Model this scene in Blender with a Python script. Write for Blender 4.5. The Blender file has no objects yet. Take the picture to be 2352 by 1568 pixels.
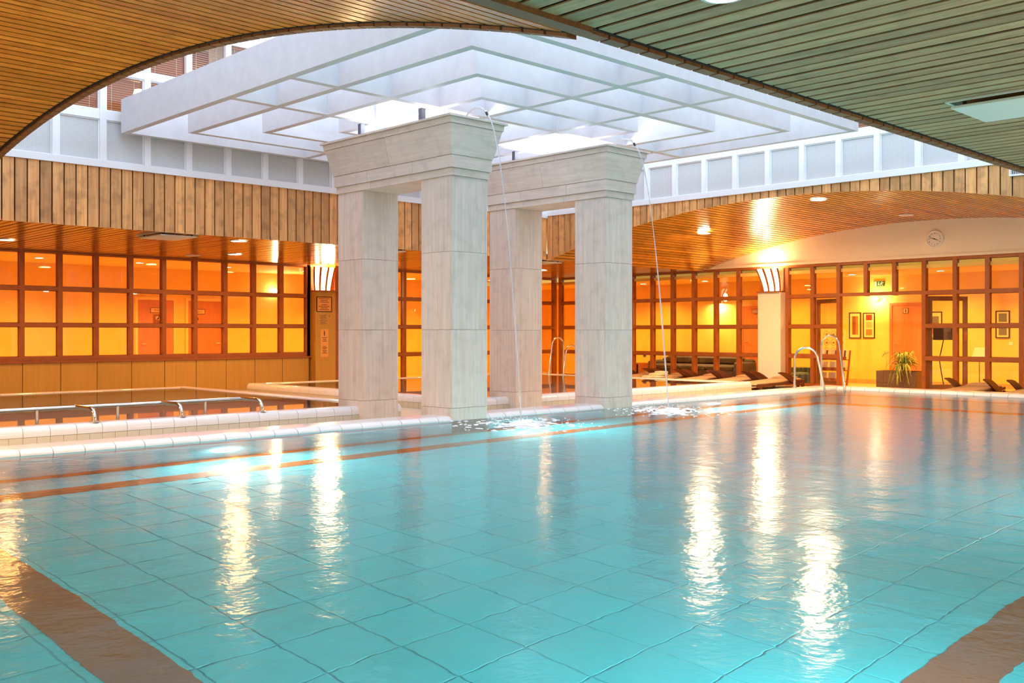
import bpy, bmesh, math, random
from mathutils import Vector, Matrix
R = random.Random(7)
C = bpy.context.scene.collection
S = bpy.context.scene
PI = math.pi

# ------------------------------------------------------------------ camera, sky, exposure
A = math.radians(45.77)
cd = bpy.data.cameras.new('camera'); cam = bpy.data.objects.new('camera', cd); C.objects.link(cam)
cd.lens = 35.0; cd.sensor_width = 36.0; cd.shift_y = -21.0 / 2352.0; cd.clip_end = 200
cam.location = (0, 0, 1.3); cam.rotation_euler = (PI / 2, 0, A - PI / 2)
S.camera = cam
W = bpy.data.worlds.new('world'); S.world = W; W.use_nodes = True
bg = W.node_tree.nodes['Background']
bg.inputs[0].default_value = (0.68, 0.80, 1.0, 1); bg.inputs[1].default_value = 1.7
S.view_settings.view_transform = 'Standard'; S.view_settings.look = 'None'
S.view_settings.exposure = 1.0; S.view_settings.gamma = 1.0; S.view_settings.use_curve_mapping = False
S.cycles.use_denoising = True
S.cycles.max_bounces = 10; S.cycles.diffuse_bounces = 5; S.cycles.glossy_bounces = 4
S.cycles.transmission_bounces = 8; S.cycles.transparent_max_bounces = 12
S.cycles.sample_clamp_indirect = 6.0; S.cycles.caustics_reflective = False
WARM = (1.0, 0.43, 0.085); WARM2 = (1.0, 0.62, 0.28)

# ------------------------------------------------------------------ mesh helpers
class MB:
    def __init__(s): s.v = []; s.f = []
    def add(s, vs, fs):
        n = len(s.v); s.v += [tuple(v) for v in vs]; s.f += [tuple(i + n for i in f) for f in fs]; return s
    def box(s, x0, x1, y0, y1, z0, z1):
        vs = [(x0,y0,z0),(x1,y0,z0),(x1,y1,z0),(x0,y1,z0),(x0,y0,z1),(x1,y0,z1),(x1,y1,z1),(x0,y1,z1)]
        return s.add(vs, [(3,2,1,0),(4,5,6,7),(0,1,5,4),(1,2,6,5),(2,3,7,6),(3,0,4,7)])
    def cbox(s, x0, x1, y0, y1, z0, z1, c):          # box with chamfered vertical and horizontal edges
        lv = [(z0, c), (z0 + c, 0), (z1 - c, 0), (z1, c)]; vs = []
        for z, o in lv:
            a0, a1, b0, b1 = x0 + o, x1 - o, y0 + o, y1 - o; k = c * .7
            vs += [(a0+k,b0,z),(a1-k,b0,z),(a1,b0+k,z),(a1,b1-k,z),(a1-k,b1,z),(a0+k,b1,z),(a0,b1-k,z),(a0,b0+k,z)]
        fs = [tuple(range(7, -1, -1)), tuple(range(24, 32))]
        for r in range(3):
            for i in range(8):
                j = (i + 1) % 8; fs.append((r*8+i, r*8+j, r*8+8+j, r*8+8+i))
        return s.add(vs, fs)
    def loft(s, rings, cap=True, closed=True):
        n = len(rings[0]); vs = [p for r in rings for p in r]; fs = []
        for k in range(len(rings) - 1):
            for i in range(n if closed else n - 1):
                j = (i + 1) % n; fs.append((k*n+i, k*n+j, (k+1)*n+j, (k+1)*n+i))
        if cap and closed:
            fs.append(tuple(range(n - 1, -1, -1))); fs.append(tuple(range((len(rings)-1)*n, len(rings)*n)))
        return s.add(vs, fs)
    def tube(s, pts, r, n=10, cap=True):
        pts = [Vector(p) for p in pts]; rings = []; up = Vector((0.0123, 0.0371, 1)).normalized(); prev = None
        for i, p in enumerate(pts):
            d = (pts[min(i+1, len(pts)-1)] - pts[max(i-1, 0)]).normalized()
            if prev is None:
                a = d.cross(up)
                if a.length < .1: a = d.cross(Vector((1, .02, 0)))
                a.normalize()
            else:
                a = prev - d * prev.dot(d); a.normalize()
            b = d.cross(a); prev = a; rr = r[i] if isinstance(r, (list, tuple)) else r
            rings.append([tuple(p + (a * math.cos(t*2*PI/n) + b * math.sin(t*2*PI/n)) * rr) for t in range(n)])
        return s.loft(rings, cap)
    def cyl(s, x, y, z0, z1, r, n=20, r1=None):
        r1 = r if r1 is None else r1
        return s.loft([[(x + q*math.cos(t*2*PI/n), y + q*math.sin(t*2*PI/n), z) for t in range(n)] for z, q in ((z0, r), (z1, r1))])
    def lathe(s, x, y, prof, n=24):
        return s.loft([[(x + q*math.cos(t*2*PI/n), y + q*math.sin(t*2*PI/n), z) for t in range(n)] for z, q in prof])
    def disc_x(s, x0, x1, y, z, r, n=24):            # short cylinder whose axis is x
        return s.loft([[(x, y + r*math.cos(t*2*PI/n), z + r*math.sin(t*2*PI/n)) for t in range(n)] for x in (x0, x1)])
    def disc_y(s, y0, y1, x, z, r, n=24):
        return s.loft([[(x + r*math.cos(t*2*PI/n), y, z + r*math.sin(t*2*PI/n)) for t in range(n)] for y in (y0, y1)])
    def prism(s, poly, a0, a1, axis):                 # polygon swept along an axis; poly holds the two other coordinates in order
        def P(u, v, a):
            return (a, u, v) if axis == 'x' else (u, a, v) if axis == 'y' else (u, v, a)
        return s.loft([[P(u, v, a) for u, v in poly] for a in (a0, a1)])
    def build(s, name, mat, parent=None, smooth=False, keep=False):
        o = (0, 0, 0)
        if parent is not None: o = origin(parent)
        me = bpy.data.meshes.new(name); me.from_pydata([(v[0]-o[0], v[1]-o[1], v[2]-o[2]) for v in s.v], [], s.f)
        if not keep:
            bm = bmesh.new(); bm.from_mesh(me); bmesh.ops.recalc_face_normals(bm, faces=bm.faces); bm.to_mesh(me); bm.free()
        me.materials.append(mat)
        if smooth: me.polygons.foreach_set('use_smooth', [True] * len(me.polygons))
        ob = bpy.data.objects.new(name, me); C.objects.link(ob)
        if smooth == 'auto' or smooth is True:
            try: me.set_sharp_from_angle(angle=math.radians(40))
            except Exception: pass
        if parent is not None: ob.parent = parent
        return ob
def origin(p):
    v = Vector((0, 0, 0))
    while p is not None: v += p.location; p = p.parent
    return v
def box(name, mat, parent, *a): return MB().box(*a).build(name, mat, parent)
def inst(src, loc, parent, rot=(0, 0, 0), name=None, scale=(1, 1, 1)):   # another piece sharing the mesh; loc is in world space
    o = bpy.data.objects.new(name or src.name.split('.')[0], src.data); C.objects.link(o)
    q = origin(parent) if parent else Vector((0, 0, 0))
    o.location = Vector(loc) - q; o.rotation_euler = rot; o.scale = scale
    if parent: o.parent = parent
    return o
def thing(name, label, cat, loc=(0, 0, 0), group=None):
    o = bpy.data.objects.new(name, None); C.objects.link(o); o.location = loc
    o.empty_display_size = .1; o['label'] = label; o['category'] = cat
    if group: o['group'] = group
    return o
def tag(o, label, cat, group=None, kind=None):
    o['label'] = label; o['category'] = cat
    if group: o['group'] = group
    if kind: o['kind'] = kind
    return o
def structure(name, label, cat, loc=(0, 0, 0)):
    o = thing(name, label, cat, loc); o['kind'] = 'structure'; return o
def dup(root, loc, rotz=0, label=None):
    r = root.copy(); C.objects.link(r); r.location = loc; r.rotation_euler = (0, 0, rotz)
    if label: r['label'] = label
    for ch in list(root.children):
        c = ch.copy(); C.objects.link(c); c.parent = r
        for g in list(ch.children):
            d = g.copy(); C.objects.link(d); d.parent = c
    return r
def area(name, parent, loc, power, color, size, rot=(0, 0, 0), shape='DISK', sizey=None, spread=PI):
    l = bpy.data.lights.new(name, 'AREA'); l.energy = power; l.color = color; l.shape = shape; l.size = size
    if sizey: l.size_y = sizey
    l.spread = spread
    o = bpy.data.objects.new(name, l); C.objects.link(o)
    o.location = Vector(loc) - (origin(parent) if parent else Vector((0, 0, 0))); o.rotation_euler = rot
    if parent: o.parent = parent
    return o
def text(body, size, mat, parent, loc, rot, name='lettering', ext=.001):
    c = bpy.data.curves.new(name, 'FONT'); c.body = body; c.size = size; c.align_x = 'CENTER'; c.align_y = 'CENTER'; c.extrude = ext
    c.materials.append(mat); tmp = bpy.data.objects.new(name, c); C.objects.link(tmp)
    me = bpy.data.meshes.new_from_object(tmp.evaluated_get(bpy.context.evaluated_depsgraph_get())); bpy.data.objects.remove(tmp); me.name = name
    o = bpy.data.objects.new(name, me); C.objects.link(o)
    o.location = Vector(loc) - origin(parent); o.rotation_euler = rot; o.parent = parent
    return o

# ------------------------------------------------------------------ materials
def mat(name, col, rough=.5, metal=0, spec=.5, emit=None, estr=0):
    m = bpy.data.materials.new(name); m.use_nodes = True; p = m.node_tree.nodes['Principled BSDF']
    p.inputs['Base Color'].default_value = (*col, 1); p.inputs['Roughness'].default_value = rough
    p.inputs['Metallic'].default_value = metal; p.inputs['Specular IOR Level'].default_value = spec
    if emit: p.inputs['Emission Color'].default_value = (*emit, 1); p.inputs['Emission Strength'].default_value = estr
    return m
def N(m, t, **k):
    n = m.node_tree.nodes.new(t)
    for a, b in k.items(): setattr(n, a, b)
    return n
def L(m, a, b): m.node_tree.links.new(a, b)
def ramp(m, fac, stops):
    r = N(m, 'ShaderNodeValToRGB'); e = r.color_ramp.elements
    e[0].position, e[0].color = stops[0][0], (*stops[0][1], 1); e[1].position, e[1].color = stops[-1][0], (*stops[-1][1], 1)
    for p, c in stops[1:-1]:
        q = e.new(p); q.color = (*c, 1)
    L(m, fac, r.inputs[0]); return r
def grain(name, dark, light, scale, rough=.45, var=.35, bump=.1, spec=.5, coat=0, detail=5, blotch=0):
    """wood or stone with grain stretched by `scale`, each piece its own shade"""
    m = mat(name, light, rough, spec=spec); p = m.node_tree.nodes['Principled BSDF']
    tc = N(m, 'ShaderNodeTexCoord'); mp = N(m, 'ShaderNodeMapping'); mp.inputs['Scale'].default_value = scale
    oi = N(m, 'ShaderNodeObjectInfo'); ad = N(m, 'ShaderNodeVectorMath', operation='ADD')
    sc = N(m, 'ShaderNodeMath', operation='MULTIPLY'); sc.inputs[1].default_value = 37.0
    L(m, oi.outputs['Random'], sc.inputs[0]); L(m, tc.outputs['Object'], ad.inputs[0]); L(m, sc.outputs[0], ad.inputs[1])
    L(m, ad.outputs[0], mp.inputs['Vector'])
    no = N(m, 'ShaderNodeTexNoise'); no.inputs['Scale'].default_value = 1.0; no.inputs['Detail'].default_value = detail; no.inputs['Roughness'].default_value = .65
    L(m, mp.outputs[0], no.inputs['Vector'])
    r = ramp(m, no.outputs[0], [(.28, dark), (.72, light)])
    hs = N(m, 'ShaderNodeHueSaturation'); L(m, r.outputs[0], hs.inputs['Color'])
    mr = N(m, 'ShaderNodeMapRange'); mr.inputs['To Min'].default_value = 1 - var; mr.inputs['To Max'].default_value = 1 + var * .6
    L(m, oi.outputs['Random'], mr.inputs['Value']); L(m, mr.outputs[0], hs.inputs['Value'])
    out = hs.outputs[0]
    if blotch:
        n2 = N(m, 'ShaderNodeTexNoise'); n2.inputs['Scale'].default_value = 5.0; n2.inputs['Detail'].default_value = 3; L(m, ad.outputs[0], n2.inputs['Vector'])
        r2 = ramp(m, n2.outputs[0], [(.32, (1 - blotch,) * 3), (.5, (1, 1, 1))])
        mx = N(m, 'ShaderNodeMix', data_type='RGBA', blend_type='MULTIPLY'); mx.inputs[0].default_value = 1
        L(m, out, mx.inputs[6]); L(m, r2.outputs[0], mx.inputs[7]); out = mx.outputs[2]
    L(m, out, p.inputs['Base Color'])
    if bump:
        b = N(m, 'ShaderNodeBump'); b.inputs['Strength'].default_value = bump; b.inputs['Distance'].default_value = .01
        L(m, no.outputs[0], b.inputs['Height']); L(m, b.outputs[0], p.inputs['Normal'])
    return m
def speck(name, c0, c1, scale, rough=.6, bump=.05, spec=.5):
    m = mat(name, c1, rough, spec=spec); p = m.node_tree.nodes['Principled BSDF']
    tc = N(m, 'ShaderNodeTexCoord'); no = N(m, 'ShaderNodeTexNoise'); no.inputs['Scale'].default_value = scale; no.inputs['Detail'].default_value = 4
    L(m, tc.outputs['Object'], no.inputs['Vector']); r = ramp(m, no.outputs[0], [(.3, c0), (.7, c1)]); L(m, r.outputs[0], p.inputs['Base Color'])
    if bump:
        b = N(m, 'ShaderNodeBump'); b.inputs['Strength'].default_value = bump; L(m, no.outputs[0], b.inputs['Height']); L(m, b.outputs[0], p.inputs['Normal'])
    return m
M = {}
WD, WL = (.42, .14, .014), (.76, .30, .035)
M['plank_x'] = grain('plank wood along x', WD, WL, (1.2, 26, 26), .24, .28, .03, spec=.7, blotch=.25)
M['plank_y'] = grain('plank wood along y', (.34, .11, .012), (.60, .23, .025), (26, 1.2, 26), .20, .28, .02, spec=.8, blotch=.25)
M['pool_tinted_plank'] = grain('pool tinted plank wood along y', (.34, .225, .105), (.56, .41, .225), (30, 1.0, 30), .5, .22, .08, blotch=.2)  # olive cast of the teal pool bounce put into the wood colour
M['board'] = grain('cedar boards upright', (.60, .25, .075), (.95, .50, .185), (22, 22, 1.1), .5, .28, .06, blotch=.3)
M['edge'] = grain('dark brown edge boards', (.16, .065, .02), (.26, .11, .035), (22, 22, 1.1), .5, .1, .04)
M['frame'] = grain('red brown window wood', (.30, .085, .014), (.40, .115, .02), (6, 6, 6), .4, .06, .02)
M['panel'] = grain('pale veneer panel', (.52, .30, .055), (.60, .36, .075), (14, 14, 1), .45, .06, .02)
M['door'] = grain('orange door veneer', (.55, .17, .045), (.68, .24, .07), (18, 18, 1.2), .4, .05, .02)
M['dark_wood'] = grain('dark red lounger wood', (.07, .014, .006), (.15, .035, .014), (4, 20, 20), .35, .1, .03)
M['rack_wood'] = grain('red brown rack wood', (.30, .09, .03), (.42, .14, .05), (10, 10, 3), .4, .08, .02)
M['backing'] = mat('dark ceiling backing', (.012, .006, .003), .9)
M['stone_v'] = grain('travertine cut upright', (.68, .585, .52), (.88, .77, .695), (24, 24, 1.0), .55, .05, .12, detail=7, blotch=.10)
M['stone_h'] = grain('travertine cut level', (.68, .585, .51), (.88, .77, .685), (1.4, 1.4, 26), .55, .06, .12, detail=7, blotch=.10)
M['mortar'] = mat('brown stone joint', (.22, .17, .11), .9)
M['white'] = speck('white painted plaster', (.80, .80, .80), (.84, .84, .84), 30, .6, .02)
M['cream'] = speck('cream plaster', (.86, .80, .68), (.90, .84, .74), 25, .7, .02)
M['canopy'] = speck('white canopy board', (.66, .645, .67), (.72, .705, .73), 6, .55, .01)
M['wframe'] = mat('white window frame', (.86, .86, .88), .35)
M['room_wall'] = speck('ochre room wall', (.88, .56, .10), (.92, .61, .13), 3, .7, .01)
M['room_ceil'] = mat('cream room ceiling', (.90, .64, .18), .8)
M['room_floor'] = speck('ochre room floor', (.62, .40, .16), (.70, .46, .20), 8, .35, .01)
M['skirt'] = mat('clay skirting tile', (.68, .36, .12), .4)
M['ceramic'] = mat('white glazed ceramic', (.80, .80, .82), .14)
M['tile'] = mat('ivory glazed tile', (.66, .61, .50), .2)
M['grout'] = mat('grey grout', (.30, .29, .29), .9)
M['deck'] = speck('pale deck tile', (.58, .50, .38), (.66, .58, .45), 6, .4, .01)
M['steel'] = mat('polished steel', (.78, .78, .80), .14, metal=1)
M['black'] = mat('black plastic', (.015, .013, .012), .4)
M['post'] = mat('grey painted post', (.10, .10, .12), .5)
M['cushion'] = speck('beige cushion cloth', (.46, .30, .17), (.54, .36, .21), 60, .9, .1)
M['towel'] = speck('cream towelling', (.78, .68, .50), (.86, .78, .60), 80, .95, .4)
M['sofa'] = speck('charcoal sofa cloth', (.035, .028, .03), (.06, .048, .05), 40, .9, .2)
M['leaf'] = speck('yellow green leaf', (.30, .42, .05), (.75, .72, .18), 18, .5, .02)
M['leaf_dark'] = speck('dark green leaf', (.05, .14, .02), (.16, .28, .05), 18, .5, .02)
M['planter'] = speck('brown stone tile', (.13, .07, .035), (.20, .11, .055), 25, .45, .05)
M['soil'] = speck('planter soil', (.04, .025, .015), (.08, .05, .03), 40, .95, .4)
M['paper'] = mat('white paper', (.85, .80, .66), .7)
M['poster'] = mat('yellow poster paper', (.86, .66, .22), .6)
M['ink'] = mat('brown ink', (.16, .06, .02), .7)
M['notice'] = mat('orange notice paper', (.80, .42, .14), .6)
M['picframe'] = mat('dark picture frame', (.045, .014, .008), .4)
M['red'] = mat('red print', (.62, .035, .01), .6); M['orange'] = mat('orange print', (.80, .20, .03), .6)
M['brownp'] = mat('brown print', (.28, .07, .02), .6); M['greyp'] = speck('grey print', (.10, .09, .06), (.30, .26, .16), 60, .6, 0)
M['green'] = mat('green sign', (.02, .16, .05), .4)
M['blind'] = mat('orange brown blind slat', (.62, .26, .10), .45)
M['hatch'] = mat('white hatch panel', (.80, .84, .82), .45)
M['lamp'] = mat('lit lamp lens', (1, 1, 1), .4, emit=(1, .86, .62), estr=22)
M['lampoff'] = mat('unlit lamp lens', (.7, .65, .5), .4)
M['strip'] = mat('lit opal strip', (1, .95, .8), .4, emit=(1, .78, .42), estr=5)
M['water_lamp'] = mat('lit underwater lens', (1, 1, 1), .4, emit=(1, .97, .90), estr=26)
M['upper'] = mat('brown red upper room wall', (.30, .12, .05), .7)
M['tub'] = grain('striped tub cloth', (.02, .03, .025), (.16, .20, .15), (25, 25, .3), .8, 0, .02)
M['screen'] = mat('dark screen', (.02, .016, .012), .25)
M['bright'] = mat('lit curtain', (.9, .7, .5), .8)

def glass(name, tint=(1, 1, 1), refl=1.0):
    m = bpy.data.materials.new(name); m.use_nodes = True; t = m.node_tree; t.nodes.clear()
    o = N(m, 'ShaderNodeOutputMaterial'); mx = N(m, 'ShaderNodeMixShader'); tr = N(m, 'ShaderNodeBsdfTransparent'); gl = N(m, 'ShaderNodeBsdfGlossy')
    tr.inputs[0].default_value = (*tint, 1); gl.inputs['Roughness'].default_value = .01
    lw = N(m, 'ShaderNodeLayerWeight'); lw.inputs['Blend'].default_value = .5
    pw = N(m, 'ShaderNodeMath', operation='POWER'); pw.inputs[1].default_value = 4.0; L(m, lw.outputs['Facing'], pw.inputs[0])
    ml = N(m, 'ShaderNodeMath', operation='MULTIPLY_ADD'); ml.inputs[1].default_value = .9 * refl; ml.inputs[2].default_value = .025 * refl; L(m, pw.outputs[0], ml.inputs[0])
    L(m, ml.outputs[0], mx.inputs[0]); L(m, tr.outputs[0], mx.inputs[1]); L(m, gl.outputs[0], mx.inputs[2]); L(m, mx.outputs[0], o.inputs[0])
    return m
M['glass'] = glass('window glass')
def frosted():
    m = mat('wired frosted pane', (.74, .76, .77), .35); p = m.node_tree.nodes['Principled BSDF']
    tc = N(m, 'ShaderNodeTexCoord'); br = N(m, 'ShaderNodeTexBrick'); br.offset = 0; br.inputs['Scale'].default_value = 1
    br.inputs['Brick Width'].default_value = .022; br.inputs['Row Height'].default_value = .022; br.inputs['Mortar Size'].default_value = .003
    br.inputs['Color1'].default_value = (.70, .70, .69, 1); br.inputs['Color2'].default_value = (.67, .67, .67, 1); br.inputs['Mortar'].default_value = (.50, .51, .51, 1)
    sx = N(m, 'ShaderNodeSeparateXYZ'); cx = N(m, 'ShaderNodeCombineXYZ'); ad = N(m, 'ShaderNodeMath', operation='ADD')
    L(m, tc.outputs['Object'], sx.inputs[0]); L(m, sx.outputs[0], ad.inputs[0]); L(m, sx.outputs[1], ad.inputs[1])
    L(m, ad.outputs[0], cx.inputs[0]); L(m, sx.outputs[2], cx.inputs[1]); L(m, cx.outputs[0], br.inputs['Vector']); L(m, br.outputs[0], p.inputs['Base Color'])
    return m
M['frosted'] = frosted()
def water(name, tint, rough, strength, scl):
    m = bpy.data.materials.new(name); m.use_nodes = True; t = m.node_tree; t.nodes.clear()
    o = N(m, 'ShaderNodeOutputMaterial'); mx = N(m, 'ShaderNodeMixShader'); rf = N(m, 'ShaderNodeBsdfRefraction'); gl = N(m, 'ShaderNodeBsdfGlossy'); fr = N(m, 'ShaderNodeFresnel')
    rf.inputs['Color'].default_value = (*tint, 1); rf.inputs['IOR'].default_value = 1.33; rf.inputs['Roughness'].default_value = .03
    gl.inputs['Roughness'].default_value = rough; fr.inputs['IOR'].default_value = 1.33
    tc = N(m, 'ShaderNodeTexCoord'); n1 = N(m, 'ShaderNodeTexNoise'); n1.inputs['Scale'].default_value = scl; n1.inputs['Detail'].default_value = 3
    n2 = N(m, 'ShaderNodeTexNoise'); n2.inputs['Scale'].default_value = scl * 11; n2.inputs['Detail'].default_value = 2
    L(m, tc.outputs['Object'], n1.inputs['Vector']); L(m, tc.outputs['Object'], n2.inputs['Vector'])
    ma = N(m, 'ShaderNodeMath', operation='MULTIPLY_ADD'); ma.inputs[1].default_value = .16; L(m, n2.outputs[0], ma.inputs[0]); L(m, n1.outputs[0], ma.inputs[2])
    b = N(m, 'ShaderNodeBump'); b.inputs['Strength'].default_value = strength; b.inputs['Distance'].default_value = .05
    b2 = N(m, 'ShaderNodeBump'); b2.inputs['Strength'].default_value = strength * .4; b2.inputs['Distance'].default_value = .05; L(m, n1.outputs[0], b2.inputs['Height'])
    L(m, ma.outputs[0], b.inputs['Height']); L(m, b.outputs[0], gl.inputs['Normal']); L(m, b2.outputs[0], rf.inputs['Normal']); L(m, b.outputs[0], fr.inputs['Normal'])
    L(m, fr.outputs[0], mx.inputs[0]); L(m, rf.outputs[0], mx.inputs[1]); L(m, gl.outputs[0], mx.inputs[2]); L(m, mx.outputs[0], o.inputs[0])
    return m
M['water'] = water('pool water', (.74, .98, 1.0), .14, .22, 2.2)
M['still'] = water('calm pool water', (.95, .97, .92), .01, .008, 1.5)
M['pooltile'] = grain('turquoise pool tile', (.045, .55, .64), (.06, .59, .68), (3, 3, 3), .4, .05, 0)
M['poolgrout'] = mat('teal pool grout', (.042, .50, .58), .7)
M['band'] = mat('red brown mosaic band', (.30, .10, .035), .5)
M['basin'] = mat('ivory basin tile', (.55, .52, .40), .4)

# ------------------------------------------------------------------ dimensions
XW, XE, YS, YN = 4.0, 15.93, 3.6, 15.255          # the atrium opening
XP, YB = 21.85, 20.6                              # glazed partitions east and north
CZ = 2.92                                         # flat ceilings
X0, Y0, X1, Y1 = -2.0, -2.0, 24.1, 24.0           # outer walls
RAD = 20.1
def arch(y):
    d = min(abs(y - 9.43), 5.83)
    return 3.76 - (RAD - math.sqrt(RAD * RAD - d * d))

# ------------------------------------------------------------------ floor, outer walls, roof
fl = MB()
PA = (.9, 18.8, .9, 9.88); PB = (0.0, 9.3, 11.95, 18.9); PC = (10.7, 18.95, 11.95, 19.05)
def rects(x0, x1, y0, y1, holes):
    xs = sorted({x0, x1, *[h[0] for h in holes], *[h[1] for h in holes]}); ys = sorted({y0, y1, *[h[2] for h in holes], *[h[3] for h in holes]})
    for i in range(len(xs) - 1):
        for j in range(len(ys) - 1):
            cx, cy = (xs[i] + xs[i+1]) / 2, (ys[j] + ys[j+1]) / 2
            if not any(h[0] < cx < h[1] and h[2] < cy < h[3] for h in holes): yield xs[i], xs[i+1], ys[j], ys[j+1]
for a in rects(X0, XP - .02, Y0, YB + .02, [PA, PB, PC]): fl.box(a[0], a[1], a[2], a[3], -.15, 0)
tag(fl.build('floor', M['deck']), 'pale tiled pool deck around the three pools', 'floor', kind='structure')
fl = MB()
fl.box(XP - .02, X1, Y0, Y1, -.15, 0); fl.box(X0, XP - .02, YB + .02, Y1, -.15, 0)
tag(fl.build('floor', M['room_floor']), 'ochre floor of the rooms behind the glazed partitions', 'floor', kind='structure')
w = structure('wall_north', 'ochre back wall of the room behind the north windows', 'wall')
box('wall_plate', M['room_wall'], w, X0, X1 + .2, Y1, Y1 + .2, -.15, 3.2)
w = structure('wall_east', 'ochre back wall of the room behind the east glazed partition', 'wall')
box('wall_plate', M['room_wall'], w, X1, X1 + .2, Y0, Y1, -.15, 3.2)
for i in range(40): box('skirting_tile', M['skirt'], w, X1 - .012, X1, 5.0 + i * .31, 5.0 + i * .31 + .305, 0, .11) if not 10.2 < 5.0 + i * .31 + .15 < 11.3 and not 14.4 < 5.15 + i * .31 < 15.6 else None
w = structure('wall_west', 'pale end wall of the pool hall on the camera side', 'wall')
box('wall_plate', M['cream'], w, X0 - .2, X0, Y0, Y1, -.15, 4.0)
w = structure('wall_south', 'pale side wall of the pool hall on the camera side', 'wall')
box('wall_plate', M['cream'], w, X0, X1, Y0 - .2, Y0, -.15, 3.2)
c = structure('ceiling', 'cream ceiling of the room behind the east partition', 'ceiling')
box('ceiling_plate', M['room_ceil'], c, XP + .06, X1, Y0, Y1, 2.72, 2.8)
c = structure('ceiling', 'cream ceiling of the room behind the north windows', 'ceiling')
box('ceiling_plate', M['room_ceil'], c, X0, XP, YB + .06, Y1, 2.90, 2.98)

# plank ceilings
def plank_ceiling_flat(label, y0, y1, material, x0=X0, x1=XP):
    c = structure('ceiling', label, 'ceiling', ((x0 + x1) / 2, (y0 + y1) / 2, CZ))
    box('backing', M['backing'], c, x0, x1, y0, y1, CZ + .045, CZ + .12)
    p = .147; n = int((x1 - x0) / p); ly = y1 - y0
    me = MB().box(-p / 2 + .0155, p / 2 - .0155, -ly / 2, ly / 2, 0, .008)
    src = me.build('plank', material); src.location = Vector((x0 + p / 2, (y0 + y1) / 2, CZ)) - origin(c); src.parent = c
    for i in range(1, n): inst(src, (x0 + p * (i + .5), (y0 + y1) / 2, CZ + R.uniform(-.002, .002)), c)
    return c
plank_ceiling_flat('flat plank ceiling over the near end of the big pool, weathered boards', Y0, YS - .11, M['pool_tinted_plank'])
plank_ceiling_flat('low plank ceiling in front of the north windows', YN + .035, YB - .02, M['plank_y'])
def plank_ceiling_vault(label, x0, x1):
    c = structure('ceiling', label, 'ceiling', ((x0 + x1) / 2, 9.43, CZ))
    n = 24; ys = [YS - .03 + (YN - YS + .06) * i / n for i in range(n + 1)]
    MB().loft([[(x, y, arch(y) + .045), (x, y, arch(y) + .11)] for y in ys for x in ()] or [[(x0, y, arch(y) + .045), (x1, y, arch(y) + .045), (x1, y, arch(y) + .11), (x0, y, arch(y) + .11)] for y in ys]).build('backing', M['backing'], c)
    p = .152; k = int((YN - YS) / p); lx = x1 - x0
    src = MB().box(-lx / 2, lx / 2, -p / 2 + .0155, p / 2 - .0155, 0, .008).build('plank', M['plank_x'])
    for i in range(k):
        y = YS + (i + .5) * (YN - YS) / k; sl = math.atan2(arch(y + .05) - arch(y - .05), .1)
        if i == 0:
            src.parent = c; src.location = Vector(((x0 + x1) / 2, y, arch(y))) - origin(c); src.rotation_euler = (sl, 0, 0)
        else: inst(src, ((x0 + x1) / 2, y, arch(y)), c, (sl, 0, 0))
    return c
plank_ceiling_vault('arched plank ceiling left of the atrium, golden boards', X0, XW - .11)
plank_ceiling_vault('arched plank ceiling over the loungers, glowing orange', XE + .035, XP - .02)
# thin roof over everything but the atrium keeps the daylight in the opening
rf = MB()
for a in rects(X0 - .2, X1 + .2, Y0 - .2, Y1 + .2, [(XW - .1, XE + .1, YS - .1, YN + .1)]): rf.box(a[0], a[1], a[2], a[3], 4.02, 4.1)
tag(rf.build('roof', M['white']), 'flat roof around the atrium', 'roof', kind='structure')

# fascias: upright boards round the opening
def fascia(name, label, axis, pos, a0, a1, top, bottom, out, thick=.028, mt='board'):
    c = structure(name, label, 'wall', ((pos, (a0 + a1) / 2, top) if axis == 'y' else ((a0 + a1) / 2, pos, top)))
    p = .174; n = int(round((a1 - a0) / p)); p = (a1 - a0) / n
    for i in range(n):
        s0, s1 = a0 + i * p + .010, a0 + (i + 1) * p - .010; z0, z1 = bottom(s0) - .02, bottom(s1) - .02
        d0, d1 = sorted((pos, pos + out * (thick + R.uniform(-.002, .003))))
        m = MB()
        if axis == 'x': m.prism([(s0, z0), (s1, z1), (s1, top), (s0, top)], d0, d1, 'y')
        else: m.prism([(s0, z0), (s1, z1), (s1, top), (s0, top)], d0, d1, 'x')
        m.build('board', M[mt], c)
    b0, b1 = sorted((pos + out * (thick + .004), pos + out * (thick + .03))); k = 24; m = MB(); rings = []
    for i in range(k + 1):
        s = a0 + (a1 - a0) * i / k; z = bottom(s)
        q = [(b0, z), (b1, z), (b1, top), (b0, top)]
        rings.append([(s, u, v) if axis == 'x' else (u, s, v) for u, v in q])
    m.loft(rings).build('backing', M['backing'], c)
    return c
flat = lambda s: CZ
fascia('trim_1', 'upright cedar boards between the north windows and the white glazing', 'x', YN, XW, XE, 3.83, flat, +1)
fascia('trim_2', 'upright cedar boards with an arched lower edge above the loungers', 'y', XE, YS, YN, 3.87, arch, +1)
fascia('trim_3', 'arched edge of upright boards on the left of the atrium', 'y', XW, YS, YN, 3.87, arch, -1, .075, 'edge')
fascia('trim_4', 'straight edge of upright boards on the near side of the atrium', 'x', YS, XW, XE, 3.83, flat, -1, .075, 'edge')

bm_ = structure('trim_5', 'brown beam where the arched and flat plank ceilings meet', 'beam')
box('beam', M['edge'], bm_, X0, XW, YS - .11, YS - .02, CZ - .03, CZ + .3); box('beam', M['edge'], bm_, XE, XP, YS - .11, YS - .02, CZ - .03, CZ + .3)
box('beam', M['edge'], bm_, XW - .11, XW, YS - .02, YS, CZ - .0, CZ + .3)
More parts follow.
